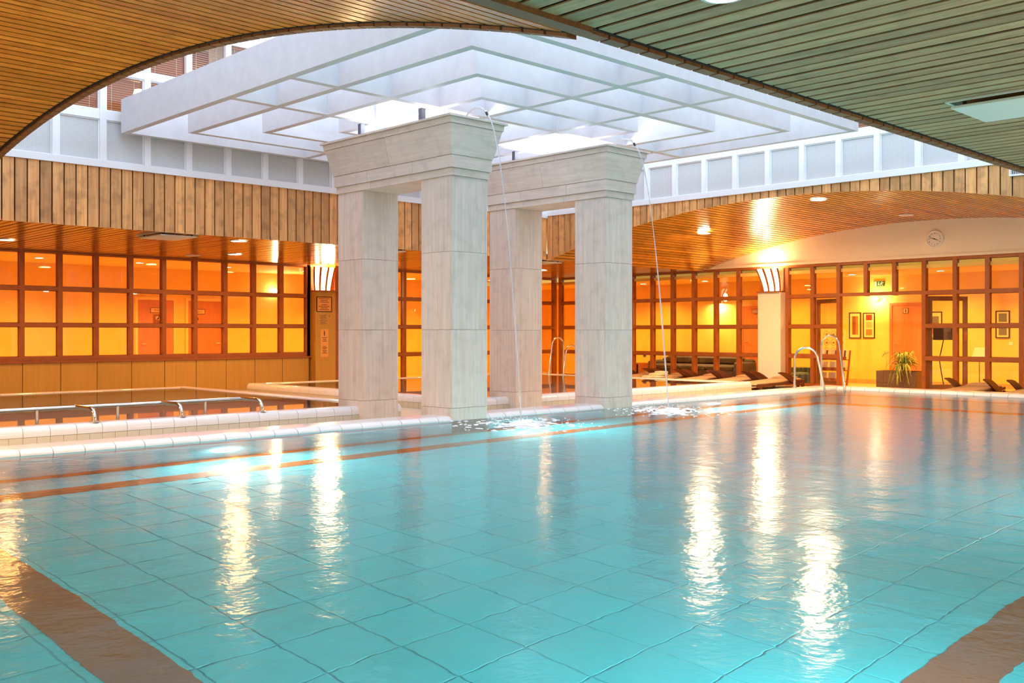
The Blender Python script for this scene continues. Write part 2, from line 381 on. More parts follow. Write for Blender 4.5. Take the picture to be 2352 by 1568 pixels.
# ------------------------------------------------------------------ clerestory glazing round the atrium
def clerestory(name, label, axis, pos, out, first, pitch, a0, a1, zb, detailed):
    c = structure(name, label, 'window', ((pos, (a0 + a1) / 2, zb) if axis == 'y' else ((a0 + a1) / 2, pos, zb)))
    def bx(nm, m, s0, s1, d0, d1, z0, z1):
        e0, e1 = sorted((pos + out * d0, pos + out * d1))
        return box(nm, m, c, s0, s1, e0, e1, z0, z1) if axis == 'x' else box(nm, m, c, e0, e1, s0, s1, z0, z1)
    levels = [(zb, zb + .10), (zb + .735, zb + .875), (zb + 1.455, zb + 1.585), (zb + 2.3, zb + 2.5)]
    for k, (z0, z1) in enumerate(levels): bx('sill' if k == 0 else 'transom', M['wframe'], a0, a1, -.03 if k == 0 else 0, .07, z0, z1)
    cs = []; s = first
    while s - pitch > a0: s -= pitch
    while s < a1: cs.append(s); s += pitch
    edges = [a0 - .05] + cs + [a1 + .05]
    for s in cs: bx('mullion', M['wframe'], s - .05, s + .05, -.012, .07, zb + .1, zb + 2.3)
    panes = []
    for i in range(len(edges) - 1):
        s0, s1 = edges[i] + .05, edges[i + 1] - .05
        if s1 - s0 < .08: continue
        for k in range(3):
            z0, z1 = levels[k][1], levels[k + 1][0]
            for (u0, u1, v0, v1) in ((s0, s0 + .018, z0, z1), (s1 - .018, s1, z0, z1), (s0 + .018, s1 - .018, z0, z0 + .018), (s0 + .018, s1 - .018, z1 - .018, z1)) if detailed and k < 2 else ():
                bx('bead', M['wframe'], u0, u1, .02, .055, v0, v1)
            if k == 0: bx('frosted_pane', M['frosted'], s0 + .012, s1 - .012, .04, .05, z0 + .012, z1 - .012)
            elif detailed: bx('pane', M['glass'], s0 + .01, s1 - .01, .045, .051, z0 + .01, z1 - .01); panes.append((s0, s1, z0, z1))
            else: bx('pane', M['frosted'], s0, s1, .045, .05, z0, z1)
    bx('upper_wall', M['white'], a0, a1, 0, .12, zb + 2.5, 7.6)
    if not detailed: bx('lower_backing', M['white'], a0, a1, .08, .12, zb, zb + 2.5)
    return panes
pn = clerestory('window_3', 'white framed glazing with frosted lower panes above the north boards', 'x', YN, 1, 5.434, .6975, XW - .1, XE + .1, 3.82, True)
pe = clerestory('window_4', 'white framed glazing with frosted lower panes above the arched east boards', 'y', XE, 1, 6.262, .691, YS - .1, YN + .1, 3.865, True)
clerestory('window_5', 'white framed glazing on the left side of the atrium', 'y', XW, -1, 6.262, .691, YS - .1, YN + .1, 3.87, False)
clerestory('window_6', 'white framed glazing on the near side of the atrium', 'x', YS, -1, 5.434, .6975, XW - .1, XE + .1, 3.83, False)
# lit rooms behind the upper panes
for nm, a in (('wall_upper_north', (XW - .2, XE + 2.0, YN + 1.6, YN + 1.7, 4.1, 6.6)), ('wall_upper_east', (XE + 1.6, XE + 1.7, YS - .2, YN + 1.6, 4.1, 6.6))):
    w = structure(nm, 'warm lit wall seen through the upper blinds', 'wall'); box('wall_plate', M['upper'], w, *a)
w = structure('roof_upper', 'roof over the lit upper rooms', 'roof')
box('roof_plate', M['white'], w, XW - .2, XE + 1.7, YN + .12, YN + 1.7, 6.4, 6.5); box('roof_plate', M['white'], w, XE + .12, XE + 1.7, YS - .2, YN + .12, 6.4, 6.5)
w = structure('wall_upper_side', 'end walls of the lit upper rooms', 'wall')
box('wall_plate', M['cream'], w, XW - .3, XW - .2, YN + .12, YN + 1.7, 4.1, 6.5); box('wall_plate', M['cream'], w, XE + .12, XE + 1.7, YS - .3, YS - .2, 4.1, 6.5)
def blind(axis, s0, s1, z0, z1, label):
    pos = (YN if axis == 'x' else XE) + .10; mid = (s0 + s1) / 2
    t = thing('venetian_blind', label, 'blind', (mid, pos, z0) if axis == 'x' else (pos, mid, z0), 'orange venetian blinds behind the upper panes')
    sl = MB(); n = int((z1 - z0 - .04) / .036)
    for i in range(n):
        z = z0 + .02 + i * .036
        if axis == 'x': sl.add([(s0+.02,pos-.012,z-.008),(s1-.02,pos-.012,z-.008),(s1-.02,pos+.012,z+.008),(s0+.02,pos+.012,z+.008)], [(0,1,2,3)])
        else: sl.add([(pos-.012,s0+.02,z-.008),(pos-.012,s1-.02,z-.008),(pos+.012,s1-.02,z+.008),(pos+.012,s0+.02,z+.008)], [(0,1,2,3)])
    o = sl.build('slats', M['blind'], t); o['kind'] = 'stuff'
    for f in (.2, .8):
        s = s0 + (s1 - s0) * f; cd_ = MB()
        cd_.tube([(s, pos, z0), (s, pos, z1)] if axis == 'x' else [(pos, s, z0), (pos, s, z1)], .003, 5)
        cd_.build('cord', M['paper'], t)
    hz = MB(); hz.box(*((s0+.02, s1-.02, pos-.02, pos+.02) if axis == 'x' else (pos-.02, pos+.02, s0+.02, s1-.02)), z1 - .03, z1); hz.build('head_rail', M['blind'], t)
pn_lo = [p for p in pn if p[2] < 5.2]; pn_hi = [p for p in pn if p[2] > 5.2]
ordn = ['first', 'second', 'third', 'fourth', 'fifth', 'sixth', 'seventh', 'eighth', 'ninth', 'tenth']
for k, p in enumerate([q for q in pn_lo if 4.5 < q[0] < 8.4]): blind('x', *p, 'orange venetian blind, %s from the left in the row just above the frosted panes' % ordn[k])
for k, p in enumerate([q for q in pn_hi if 5.9 < q[0] < 10.5]): blind('x', *p, 'orange venetian blind, %s from the left in the upper row under the plank arch' % ordn[k])
for k, p in enumerate([q for q in pe if q[2] < 5.2 and 7.0 < q[0] < 8.4]): blind('y', *p, 'orange venetian blind in the far right glazing, %s from the right' % ordn[k])
lb = thing('table_lamp', 'glowing yellow lamp shade behind the left blind', 'lamp', (7.05, YN + .75, 4.1))
MB().lathe(7.05, YN + .75, [(4.1, .10), (4.13, .10), (4.15, .02), (4.9, .02)]).build('base', M['rack_wood'], lb)
MB().loft([[(7.05 + q*math.cos(t*PI/9), YN + .75 + q*math.sin(t*PI/9), z) for t in range(18)] for z, q in ((4.95, .17), (5.28, .10))]).build('lamp_shade', M['strip'], lb, True)
cu = MB()
for x in [8.15 + i * .03 for i in range(14)]: cu.tube([(x, YN + .5 + .012 * (i % 2), 4.12), (x, YN + .5, 6.3)], .02, 6)
tag(cu.build('curtain', M['towel'], None, True), 'pale curtain hanging behind the upper north blinds', 'curtain')
for i in range(4): area('room_light', None, (5.0 + i * 3.2, YN + .9, 6.35), 3, WARM2, .4)
for i in range(3): area('room_light', None, (XE + .9, 5.5 + i * 3.8, 6.35), 3, WARM2, .4)

# ------------------------------------------------------------------ canopy of white louvre boards on posts
ZC, HC, T = 4.36, .52, .11; CX, CY = 10.36, 11.17
cn = thing('louvre_canopy', 'large white square canopy of crossing boards over the stone portals', 'canopy', (CX, CY, ZC))
HALF = [3.99, 3.26, 2.45, 1.62]
for h in HALF:
    x0, x1, y0, y1 = CX - h, CX + h, CY - h, CY + h
    for a in ((x0, x1, y0, y0 + T), (x0, x1, y1 - T, y1), (x0, x0 + T, y0 + T, y1 - T), (x1 - T, x1, y0 + T, y1 - T)):
        box('louvre_board', M['canopy'], cn, a[0], a[1], a[2], a[3], ZC, ZC + HC)
for s in (-.73, .73):
    st = [-3.99 + T, -3.26, -3.26 + T, -2.45, -2.45 + T, -1.62, -1.62 + T, 1.62 - T, 1.62, 2.45 - T, 2.45, 3.26 - T, 3.26, 3.99 - T]
    for i in range(0, 14, 2):
        a, b = st[i], st[i + 1]
        box('louvre_board', M['canopy'], cn, CX + s - T/2, CX + s + T/2, CY + a, CY + b, ZC, ZC + HC)
        if i == 6:
            for c0, c1 in ((a, -.73 - T/2), (-.73 + T/2, .73 - T/2), (.73 + T/2, b)): box('louvre_board', M['canopy'], cn, CX + c0, CX + c1, CY + s - T/2, CY + s + T/2, ZC, ZC + HC)
        else: box('louvre_board', M['canopy'], cn, CX + a, CX + b, CY + s - T/2, CY + s + T/2, ZC, ZC + HC)
for x, y in ((8.62, 10.62), (8.62, 12.03), (12.02, 10.78), (11.80, 12.05), (12.02, 12.0), (11.72, 10.78)):
    if (x, y) in ((12.02, 12.0), (11.72, 10.78)): continue
    box('post', M['post'], cn, x - .035, x + .035, y - .035, y + .035, 4.16, ZC)

# ------------------------------------------------------------------ stone portals
def portal(label, xa, ya, yb):
    w, d = .63, .63; t = thing('stone_portal', label, 'portal', (xa + w/2, (ya + yb + d) / 2, 0))
    zs = [-1.26, .305, 1.335, 2.365, 3.36]; g = .004
    for y in (ya, yb):
        p = box('pillar', M['mortar'], t, xa + .02, xa + w - .02, y + .02, y + d - .02, -1.26, 3.36)
        for i in range(4):
            z0, z1 = zs[i] + g/2, zs[i + 1] - g/2
            for a in ((xa, xa + w - .03, y, y + .028), (xa + .03, xa + w, y + d - .028, y + d), (xa, xa + .028, y + .03, y + d), (xa + w - .028, xa + w, y, y + d - .03)):
                MB().box(*a, z0, z1).build('stone_slab', M['stone_v'], p)
    y0, y1 = ya, yb + d
    core = box('lintel', M['mortar'], t, xa + .03, xa + w - .03, y0 + .03, y1 - .03, 3.37, 4.1)
    def tier(z0, z1, o0, o1, cuts):
        ys = [y0 - max(o0, o1)] + [y0 + f * (y1 - y0) for f in cuts] + [y1 + max(o0, o1)]
        for k in range(len(ys) - 1):
            a0 = y0 - o0 if k == 0 else ys[k] + g/2; b0 = y0 - o1 if k == 0 else ys[k] + g/2
            a1 = y1 + o0 if k == len(ys) - 2 else ys[k+1] - g/2; b1 = y1 + o1 if k == len(ys) - 2 else ys[k+1] - g/2
            lo = [(xa - o0, a0, z0), (xa + w + o0, a0, z0), (xa + w + o0, a1, z0), (xa - o0, a1, z0)]
            hi = [(xa - o1, b0, z1), (xa + w + o1, b0, z1), (xa + w + o1, b1, z1), (xa - o1, b1, z1)]
            MB().loft([lo, hi]).build('capital_stone', M['stone_h'], core)
    tier(3.36, 3.455, .02, .02, (.33, .68))
    tier(3.459, 3.62, .045, .045, (.30, .70))
    tier(3.624, 4.005, .055, .145, (.49,))
    tier(4.009, 4.085, .158, .165, (.36,))
    tier(4.089, 4.115, .20, .20, (.55,))
    for f in (.3, .7):                                 # uplights added unseen on the beam to brighten the middle of the canopy
        y = y0 + f * (y1 - y0); u = MB().lathe(xa + w/2, y, [(4.116, .07), (4.17, .08), (4.171, .07)]).build('added_uplight', M['post'], t, True)
        area('added_uplight_lamp', t, (xa + w/2, y, 4.19), 12, (.82, .90, 1), .13, (PI, 0, 0))
    return t
P1 = portal('pale stone portal of two pillars and a beam, nearer and left', 8.52, 9.88, 11.84)
P2 = portal('pale stone portal of two pillars and a beam, further back and right', 11.57, 9.84, 11.80)
def spout(x, label):
    zt = 4.115; t = thing('water_spout', label, 'fountain', (x, 9.95, zt), 'steel spouts on the stone portals')
    pts = [(x, 9.96 - .21 + .21 * math.cos(a), zt + .02 + .125 * math.sin(a) * (1.0 if a < 1.57 else .96)) for a in [i * PI * .93 / 14 for i in range(15)]]
    pts = [(x, 9.96, zt)] + pts
    MB().tube(pts, .013, 10).build('pipe', M['steel'], t, True)
    e = Vector(pts[-1]); d = (e - Vector(pts[-2])).normalized()
    MB().tube([e - d * .015, e + d * .035], .017, 10).build('nozzle', M['black'], t, True)
    s = e + d * .03; k = 26; jp = []; jr = []
    ye = 8.90
    for i in range(k + 1):
        f = i / k; y = s.y + (ye - s.y) * f; z = s.z - (s.z - .14) * (.10 * f + .90 * f * f)
        jp.append((x, y, z)); jr.append(.009 + .003 * math.sin(f * 9) * (f > .3))
    MB().tube(jp, jr, 8).build('water_jet', M['jet'], t, True)
    rr = random.Random(int(x * 10)); fm = MB(); n = 40
    for r0, r1, h in ((.0, .10, .05), (.10, .22, .028)):
        pass
    rings = []
    for q, h in ((.26, .001), (.19, .008), (.12, .014), (.07, .03), (.035, .05), (.012, .055)):
        rings.append([(x + q * math.cos(a*2*PI/n) * rr.uniform(.8, 1.2), ye + q * math.sin(a*2*PI/n) * rr.uniform(.8, 1.2), .14 + h * rr.uniform(.7, 1.15)) for a in range(n)])
    fm.loft(rings)
    fm.build('splash_foam', M['foam'], t, True)
    fp = MB()
    for i in range(170):
        a = rr.uniform(0, 2*PI); q = .18 + .95 * rr.random() ** 1.6; sz = rr.uniform(.015, .06) * (1.25 - q); cx_, cy_ = x + q*math.cos(a), ye + q*math.sin(a); el = rr.uniform(1.2, 3.0); m_ = 9
        ring = [(cx_ + sz*el*math.cos(k*2*PI/m_)*rr.uniform(.6, 1.2)*math.sin(a) + sz*math.sin(k*2*PI/m_)*math.cos(a), cy_ - sz*el*math.cos(k*2*PI/m_)*rr.uniform(.6, 1.2)*math.cos(a) + sz*math.sin(k*2*PI/m_)*math.sin(a)) for k in range(m_)]
        fp.loft([[(u, v, .1405) for u, v in ring], [((u-cx_)*.75+cx_, (v-cy_)*.75+cy_, .145) for u, v in ring]])
    o = fp.build('foam_patches', M['foam'], t, True); o['kind'] = 'stuff'
    dp = MB()
    for i in range(110):
        a = rr.uniform(0, 2*PI); q = rr.uniform(.2, .8) ** 1.3; z = .142 + max(0, .10 * (1 - q)) * rr.random(); s_ = rr.uniform(.005, .014)
        dp.add([(x + q*math.cos(a) + s_*u, ye + q*math.sin(a) + s_*v, z + s_*.6*wz) for u, v, wz in ((1,0,0),(0,1,0),(-1,0,0),(0,-1,0),(0,0,1),(0,0,-1))], [(0,1,4),(1,2,4),(2,3,4),(3,0,4),(1,0,5),(2,1,5),(3,2,5),(0,3,5)])
    o = dp.build('droplets', M['foam'], t, True); o['kind'] = 'stuff'
    return t
M['jet'] = mat('falling water', (.9, .95, 1), .05, spec=.6); _p = M['jet'].node_tree.nodes['Principled BSDF']; _p.inputs['Transmission Weight'].default_value = .55; _p.inputs['IOR'].default_value = 1.2
M['foam'] = mat('white foam', (.92, .95, .98), .5)
spout(8.83, 'thin water jet arching from the steel spout on the nearer portal into the pool')
spout(11.885, 'thin water jet arching from the steel spout on the right portal into the pool')

# ------------------------------------------------------------------ pools
def bullnose(front, back, zl, zt, n=6):
    """cross-section (distance, height) of a coping stone, rounded at the front"""
    r = zt - zl; pr = [(back, zl - .006), (front, zl - .006)]
    for i in range(n + 1):
        a = PI * .5 * i / n; pr.append((front + (1 - math.cos(a)) * r * 1.5, zl + math.sin(a) * r))
    pr += [(back - .02, zt), (back, zt - .02)]
    return pr
pool = thing('swimming_pool', 'large turquoise swimming pool filling the foreground', 'pool', (9.85, 5.4, 0))
bs = MB(); d = -1.26
fg_ = MB().box(.9, 18.8, .9, 9.88, d - .1, d).build('floor_grout', M['poolgrout'], pool)
bs.box(.8, .9, .8, 9.98, d - .1, .13); bs.box(18.8, 18.9, .8, 9.98, d - .1, .13); bs.box(.9, 18.8, .8, .9, d - .1, .13); bs.box(.9, 18.8, 9.88, 9.98, d - .1, .13)
bs.build('basin', M['pooltile'], pool)
tl = .45; cells = [(.9 + i * tl, .9 + j * tl) for i in range(int(17.9 / tl)) for j in range(int(8.98 / tl))]
cells.sort(key=lambda c: (c[0] - 1.5) ** 2 + (c[1] - 1.5) ** 2 + (900 if c[1] > 3.6 * c[0] + 1.5 or c[1] < .28 * c[0] - .6 else 0))
tsrc = MB().cbox(-tl/2 + .005, tl/2 - .005, -tl/2 + .005, tl/2 - .005, 0, .006, .003).build('floor_tile', M['pooltile'], None)
for k, (x, y) in enumerate(cells[:300]):
    if k == 0: tsrc.parent = pool; tsrc.location = Vector((x + tl/2, y + tl/2, d)) - origin(pool)
    else: inst(tsrc, (x + tl/2, y + tl/2, d), pool)
rest = MB()
for x, y in cells[300:]: rest.box(x + .005, x + tl - .005, y + .005, y + tl - .005, d, d + .006)
o = rest.build('floor_tiles', M['pooltile'], pool); o['kind'] = 'stuff'
bd = MB(); e = .010
for a in ((1.86, 2.21, 1.72, 9.10), (16.3, 16.65, 1.72, 9.10), (2.21, 16.3, 1.72, 2.05), (2.21, 16.3, 8.82, 9.10), (1.0, 18.7, 9.70, 9.86), (18.6, 18.78, 1.0, 9.70)): bd.box(*a, d, d + e)
bd.build('floor_band', M['band'], pool)
bd = MB(); bd.box(.9, 18.8, 9.872, 9.88, -.17, -.13); bd.box(18.792, 18.8, .9, 9.87, -.17, -.13); bd.build('wall_band', M['band'], pool)
MB().add([(.9, .9, .14), (18.8, .9, .14), (18.8, 9.88, .14), (.9, 9.88, .14)], [(0, 1, 2, 3)]).build('water', M['water'], pool, False, True)
prof = bullnose(9.88, 10.36, .138, .2); pitch = .3
src = MB().loft([[(x, u, v) for u, v in prof] for x in (.8 + .004, .8 + pitch - .004)]).build('coping_tile', M['ceramic'], pool, True); src.location = (0, 0, 0)
m0 = src.data
def copings(parent, mesh, vec, n, skip=()):
    for i in range(1, n):
        if i in skip: continue
        o = bpy.data.objects.new('coping_tile', mesh); C.objects.link(o); o.parent = parent; o.location = Vector(vec) * i
copings(pool, m0, (pitch, 0, 0), 60)
prof = bullnose(0, .48, .138, .2)
src = MB().loft([[(18.8 + u, y, v) for u, v in prof] for y in (9.88 - .004, 9.88 - pitch + .004)]).build('coping_tile', M['ceramic'], pool, True)
copings(pool, src.data, (0, -pitch, 0), 29)
MB().box(18.802, 19.28, 9.882, 10.36, .07, .196).build('coping_tile', M['ceramic'], pool)
src = MB().loft([[(.9 - u, y, v) for u, v in prof] for y in (.9, 9.88)]).build('west_coping', M['ceramic'], pool, True)
src = MB().loft([[(x, .9 - u, v) for u, v in prof] for x in (.9, 18.8)]).build('south_coping', M['ceramic'], pool, True)
bk = MB(); bk.box(.8, 19.28, 10.34, 10.355, 0, .12); bk.build('coping_back', M['tile'], pool)
for x, k in ((5.28, 0), (9.82, 1), (14.48, 2)):
    lt = MB(); lt.disc_y(9.85, 9.879, x, -.72, .17, 20); o = lt.build('underwater_lamp', M['water_lamp'], pool, True)
    area('pool_light', pool, (x, 9.83, -.72), 52, (1, .97, .88), .24, (-PI / 2, 0, 0))
for x in (3.5, 9, 14.5): area('pool_light', pool, (x, .95, -.6), 55, (.95, 1, .95), .24, (PI / 2, 0, 0))

def raised_pool(label, x0, x1, y0, y1, sides, corner_r=.12):
    """coping ring of rounded tiles on a tiled upstand"""
    t = thing('raised_pool', label, 'pool', ((x0 + x1) / 2, (y0 + y1) / 2, 0)); zt, zl, wd = .222, .105, .30; zw = .203
    b = MB(); b.box(x0 + .05, x1 - .05, y0 + .05, y1 - .05, -.95, -.9)
    for a in ((x0 + .02, x1 - .02, y0 + .02, y0 + .26), (x0 + .02, x1 - .02, y1 - .26, y1 - .02), (x0 + .02, x0 + .26, y0 + .26, y1 - .26), (x1 - .26, x1 - .02, y0 + .26, y1 - .26)): b.box(*a, -.9, .10)
    b.build('basin', M['basin'], t)
    MB().add([(x0 + .2, y0 + .2, zw), (x1 - .2, y0 + .2, zw), (x1 - .2, y1 - .2, zw), (x0 + .2, y1 - .2, zw)], [(0, 1, 2, 3)]).build('water', M['still'], t, False, True)
    pr = [(wd, zl), (0, zl), (0, zl + .03)]
    for i in range(1, 6):
        a = PI * .5 * i / 5; pr.append((.075 - .075 * math.cos(a), zl + .03 + (zt - zl - .03) * math.sin(a)))
    pr += [(wd - .05, zt), (wd - .015, zt - .012), (wd, zt - .05)]
    def run(a, b, fn, tiles):
        n = max(1, int(round(abs(b - a) / .3))); st = (b - a) / n; g = .003 if st > 0 else -.003
        s0 = MB().loft([[fn(s, u, v) for u, v in pr] for s in (a + g, a + st - g)]).build('coping_tile', M['ceramic'], t, True)
        v0 = Vector(fn(0, 0, 0)); v1 = Vector(fn(st, 0, 0))
        for i in range(1, n):
            o = bpy.data.objects.new('coping_tile', s0.data); C.objects.link(o); o.parent = t; o.location = (v1 - v0) * i
        if tiles:
            st2 = st / 2; g2 = .002 if st > 0 else -.002
            gr = MB().loft([[fn(s, u, v) for u, v in ((.02, 0), (.012, 0), (.012, zl), (.02, zl))] for s in (a, b)]).build('grout', M['grout'], t)
            s1 = MB().loft([[fn(s, u, v) for u, v in ((.012, -.07), (.0045, -.07), (.0045, zl - .004), (.012, zl - .004))] for s in (a + g2, a + st2 - g2)]).build('side_tile', M['tile'], t)
            for i in range(1, 2 * n):
                o = bpy.data.objects.new('side_tile', s1.data); C.objects.link(o); o.parent = t; o.location = (v1 - v0) * (i / 2)
    if 's' in sides: run(x0 + wd * 0, x1, lambda s, u, v: (s, y0 + u, v), True)
    if 'n' in sides: run(x0 + wd, x1 - wd, lambda s, u, v: (s, y1 - u, v), False)
    if 'w' in sides: run(y0 + wd, y1, lambda s, u, v: (x0 + u, s, v), True)
    if 'e' in sides: run(y0 + wd, y1, lambda s, u, v: (x1 - u, s, v), True)
    return t
raised_pool('raised pool with chrome handrail on the left, behind the big pool', 0.0, 9.3, 11.95, 18.9, 'sne')
raised_pool('raised pool behind the stone pillars, in front of the loungers', 10.7, 18.95, 11.95, 19.05, 'snwe')

# handrail on the left raised pool
hr = thing('chrome_handrail', 'long chrome handrail along the near rim of the left raised pool', 'handrail', (5.5, 12.6, .19))
MB().tube([(1.0, 12.6, .375), (7.02, 12.6, .375)], .024, 12).build('rail', M['steel'], hr, True)
for x in (2.45, 3.58, 4.74, 5.84, 6.99):
    pts = [(x, 12.64, .378)] + [(x, 12.17 - .13 * math.sin(a), .378 - .13 * (1 - math.cos(a))) for a in [i * PI / 16 for i in range(9)]] + [(x, 12.04, .222)]
    b = MB().tube(pts, .027, 12).build('bracket', M['steel'], hr, True)
    MB().lathe(x, 12.04, [(.222, .055), (.234, .055), (.237, .03), (.247, .03)]).build('foot_flange', M['steel'], b, True)
for x in (3.05, 4.27, 5.25, 6.45):
    MB().tube([(x, 12.6, -.4), (x, 12.6, .37)], .02, 10).build('post', M['steel'], hr, True)

def hoop(parent, foot, end, top, name='grab_rail'):
    """inverted-U rail from a flange on the rim, over, and down at a slant into the water"""
    f, e_ = Vector(foot), Vector(end); d_ = Vector((e_.x - f.x, e_.y - f.y, 0)); ln = d_.length; d_.normalize(); r = min(.22, ln * .36)
    pts = [f, Vector((f.x, f.y, top - r))]
    for i in range(1, 13):
        a = PI - i * (PI * .90) / 12; pts.append(Vector((f.x, f.y, top - r)) + d_ * (r + r * math.cos(a)) + Vector((0, 0, r * math.sin(a))))
    pts.append(e_); g = MB().tube(pts, .021, 12).build(name, M['steel'], parent, True)
    MB().lathe(f.x, f.y, [(f.z, .05), (f.z + .012, .05), (f.z + .016, .028), (f.z + .03, .028)]).build('foot_flange', M['steel'], g, True)
ld = thing('pool_ladder', 'chrome ladder rails at the far right corner of the big pool', 'ladder', (18.2, 10.2, .2))
hoop(ld, (17.67, 10.17, .2), (17.92, 9.55, -.3), 1.0); hoop(ld, (18.72, 10.17, .2), (18.62, 9.55, -.3), 1.24)
for z in (-.35, -.62): MB().tube([(17.93, 9.56, z), (18.6, 9.56, z)], .02, 8).build('rung', M['steel'], ld, True)
ld = thing('pool_ladder', 'chrome ladder rails seen between the two right pillars, by the far windows', 'ladder', (18.9, 17.3, .19))
hoop(ld, (18.82, 17.43, .222), (18.2, 17.43, -.3), 1.17); hoop(ld, (18.82, 16.95, .222), (18.2, 16.95, -.3), .97)
for z in (-.35, -.62): MB().tube([(18.2, 16.95, z), (18.2, 17.43, z)], .02, 8).build('rung', M['steel'], ld, True)

# ------------------------------------------------------------------ glazed timber partitions
ROWS = [(.06, .68), (.77, 1.40), (1.485, 2.135), (2.215, 2.88)]
TOP = 2.94
def grid(c, axis, pos, out, lines, rows, sk=lambda i, k: False, w=.085, dp=.15, glassat=.115, rail0=True):
    """mullions, rails and panes; pos is the face towards the pools, out the direction away from them"""
    def bx(nm, m, s0, s1, d0, d1, z0, z1, par=c):
        e0, e1 = sorted((pos + out * d0, pos + out * d1))
        return box(nm, m, par, s0, s1, e0, e1, z0, z1) if axis == 'x' else box(nm, m, par, e0, e1, s0, s1, z0, z1)
    zb = 0 if rail0 else rows[0][0] - .09
    for i, s in enumerate(lines):
        z0 = zb
        if sk(i, 0) and sk(i - 1, 0): z0 = rows[-1][0] - .08
        bx('mullion', M['frame'], s - w/2, s + w/2, 0, dp, z0, TOP)
    for i in range(len(lines) - 1):
        s0, s1 = lines[i] + w/2, lines[i+1] - w/2; prev = zb
        for k, (z0, z1) in enumerate(rows):
            if not sk(i, k):
                if prev < z0: bx('rail', M['frame'], s0, s1, .002, dp - .002, prev, z0)
                for u0, u1, v0, v1 in ((s0, s0 + .012, z0, z1), (s1 - .012, s1, z0, z1), (s0, s1, z0, z0 + .012), (s0, s1, z1 - .012, z1)): bx('bead', M['frame'], u0, u1, glassat - .015, glassat - .002, v0, v1)
                bx('pane', M['glass'], s0, s1, glassat, glassat + .006, z0, z1)
            else:
                if k + 1 < len(rows) and not sk(i, k + 1): prev = z1; bx('rail', M['frame'], s0, s1, .002, dp - .002, z1 + .01, rows[k+1][0]); prev = rows[k+1][0]; continue
            prev = z1
        bx('rail', M['frame'], s0, s1, .002, dp - .002, rows[-1][1], TOP)
wn = structure('window_1', 'long three row timber window in the north wall, left of the stone pillars', 'window', (7, YB, 0))
nl = [6.711 + .7225 * k for k in range(-7, 10)] + [13.22]
grid(wn, 'x', YB, 1, nl, [(.82, 1.41)] + ROWS[2:], rail0=False)
MB().box(nl[0], 13.30, YB - .05, YB + .12, .69, .732).build('sill', M['frame'], wn)
w = structure('wall_panelling', 'pale veneer panels below the long north window', 'wall', (7, YB, 0))
for i in range(len(nl) - 1): MB().cbox(nl[i] + .006, nl[i+1] - .006, YB - .01, YB + .02, .0, .688, .004).build('wall_panel', M['panel'], w)
box('backing', M['backing'], w, nl[0], 13.25, YB + .021, YB + .1, 0, .688)
w2 = structure('window_2', 'full height timber glazing in the north wall behind the pillars', 'window', (18, YB, 0))
grid(w2, 'x', YB, 1, [14.0 + (21.9 - 14.0) / 11 * k for k in range(12)], ROWS)
w3 = structure('window_7', 'timber glazed partition left of the white sconce column, behind the loungers', 'window', (XP, 16.5, 0))
grid(w3, 'y', XP, 1, [13.50 + .690 * k for k in range(11)], ROWS)
w4 = structure('window_8', 'timber glazed partition with a doorway under the clock', 'window', (XP, 9.5, 0))
el = [9.418 + .675 * k for k in range(-8, 6)]                # doorway spans three bays from line 8
grid(w4, 'y', XP, 1, el, ROWS, sk=lambda i, k: i in (8, 9, 10) and k < 3)

# tympanum wall with arched top
ty = structure('wall_tympanum', 'white arched wall above the glazed partition, with the clock', 'wall', (XP, 9.4, TOP))
n = 30; ys = [3.65 + (14.92 - 3.65) * i / n for i in range(n + 1)]
MB().loft([[(XP - .06, y, TOP), (XP + .12, y, TOP), (XP + .12, y, max(TOP + .02, arch(y) + .04)), (XP - .06, y, max(TOP + .02, arch(y) + .04))] for y in ys]).build('wall_plate', M['cream'], ty)
box('ledge', M['cream'], ty, XP - .085, XP - .06, 3.65, 14.92, TOP, TOP + .055)

# pillars with sconces
def sconce(t, px, py, axis):
    """curved fan of three lit strips between brown ribs; axis 'x' faces -x, 'y' faces -y"""
    z0, z1 = 2.31, 2.87
    def P(u, dd, z): return (px - dd, py - u, z) if axis == 'x' else (px + u, py - dd, z)
    n = 10
    def strip(u0, u1, lean, m, nm, off=0.0):
        f = []; b = []
        for i in range(n + 1):
            k = i / n; z = z0 + (z1 - z0) * k; dd = .10 + .16 * k ** 1.6 + off; sp = 1.0 + .30 * k; sh = lean * (k ** 1.4)
            f.append((u0 * sp + sh, dd, z)); b.append((u1 * sp + sh, dd, z))
        rings = [[P(*f[i]), P(*b[i]), P(b[i][0], b[i][1] - .02, b[i][2]), P(f[i][0], f[i][1] - .02, f[i][2])] for i in range(n + 1)]
        return MB().loft(rings).build(nm, m, t)
    for u0, u1 in ((-.20, -.11), (-.045, .06), (.12, .205)): strip(u0, u1, -.05, M['strip'], 'opal_strip')
    for u0, u1 in ((-.235, -.205), (-.10, -.055), (.07, .11), (.215, .245)): strip(u0, u1, -.05, M['rack_wood'], 'rib', .006)
    pl = [P(-.30, 0, 0), P(.30, .32, 0)]
    xs = sorted((pl[0][0], pl[1][0])); ys_ = sorted((pl[0][1], pl[1][1]))
    box('shelf', M['frame'], t, xs[0], xs[1], ys_[0], ys_[1], z0 - .03, z0)
    c_ = P(0, .03, 0); 
    q0, q1 = P(-.29, .0, 0), P(.29, .03, 0); xs = sorted((q0[0], q1[0])); ys_ = sorted((q0[1], q1[1]))
    box('back_plate', M['frame'], t, xs[0], xs[1], ys_[0], ys_[1], z0, z1)
    a = P(0, .15, 2.82); area('sconce_light', t, a, 38, WARM2, .14, (PI, 0, 0))
    a = P(0, .36, 2.55); area('sconce_light', t, a, 22, WARM2, .30, (0, PI / 2, 0) if axis == 'x' else (-PI / 2, 0, 0))
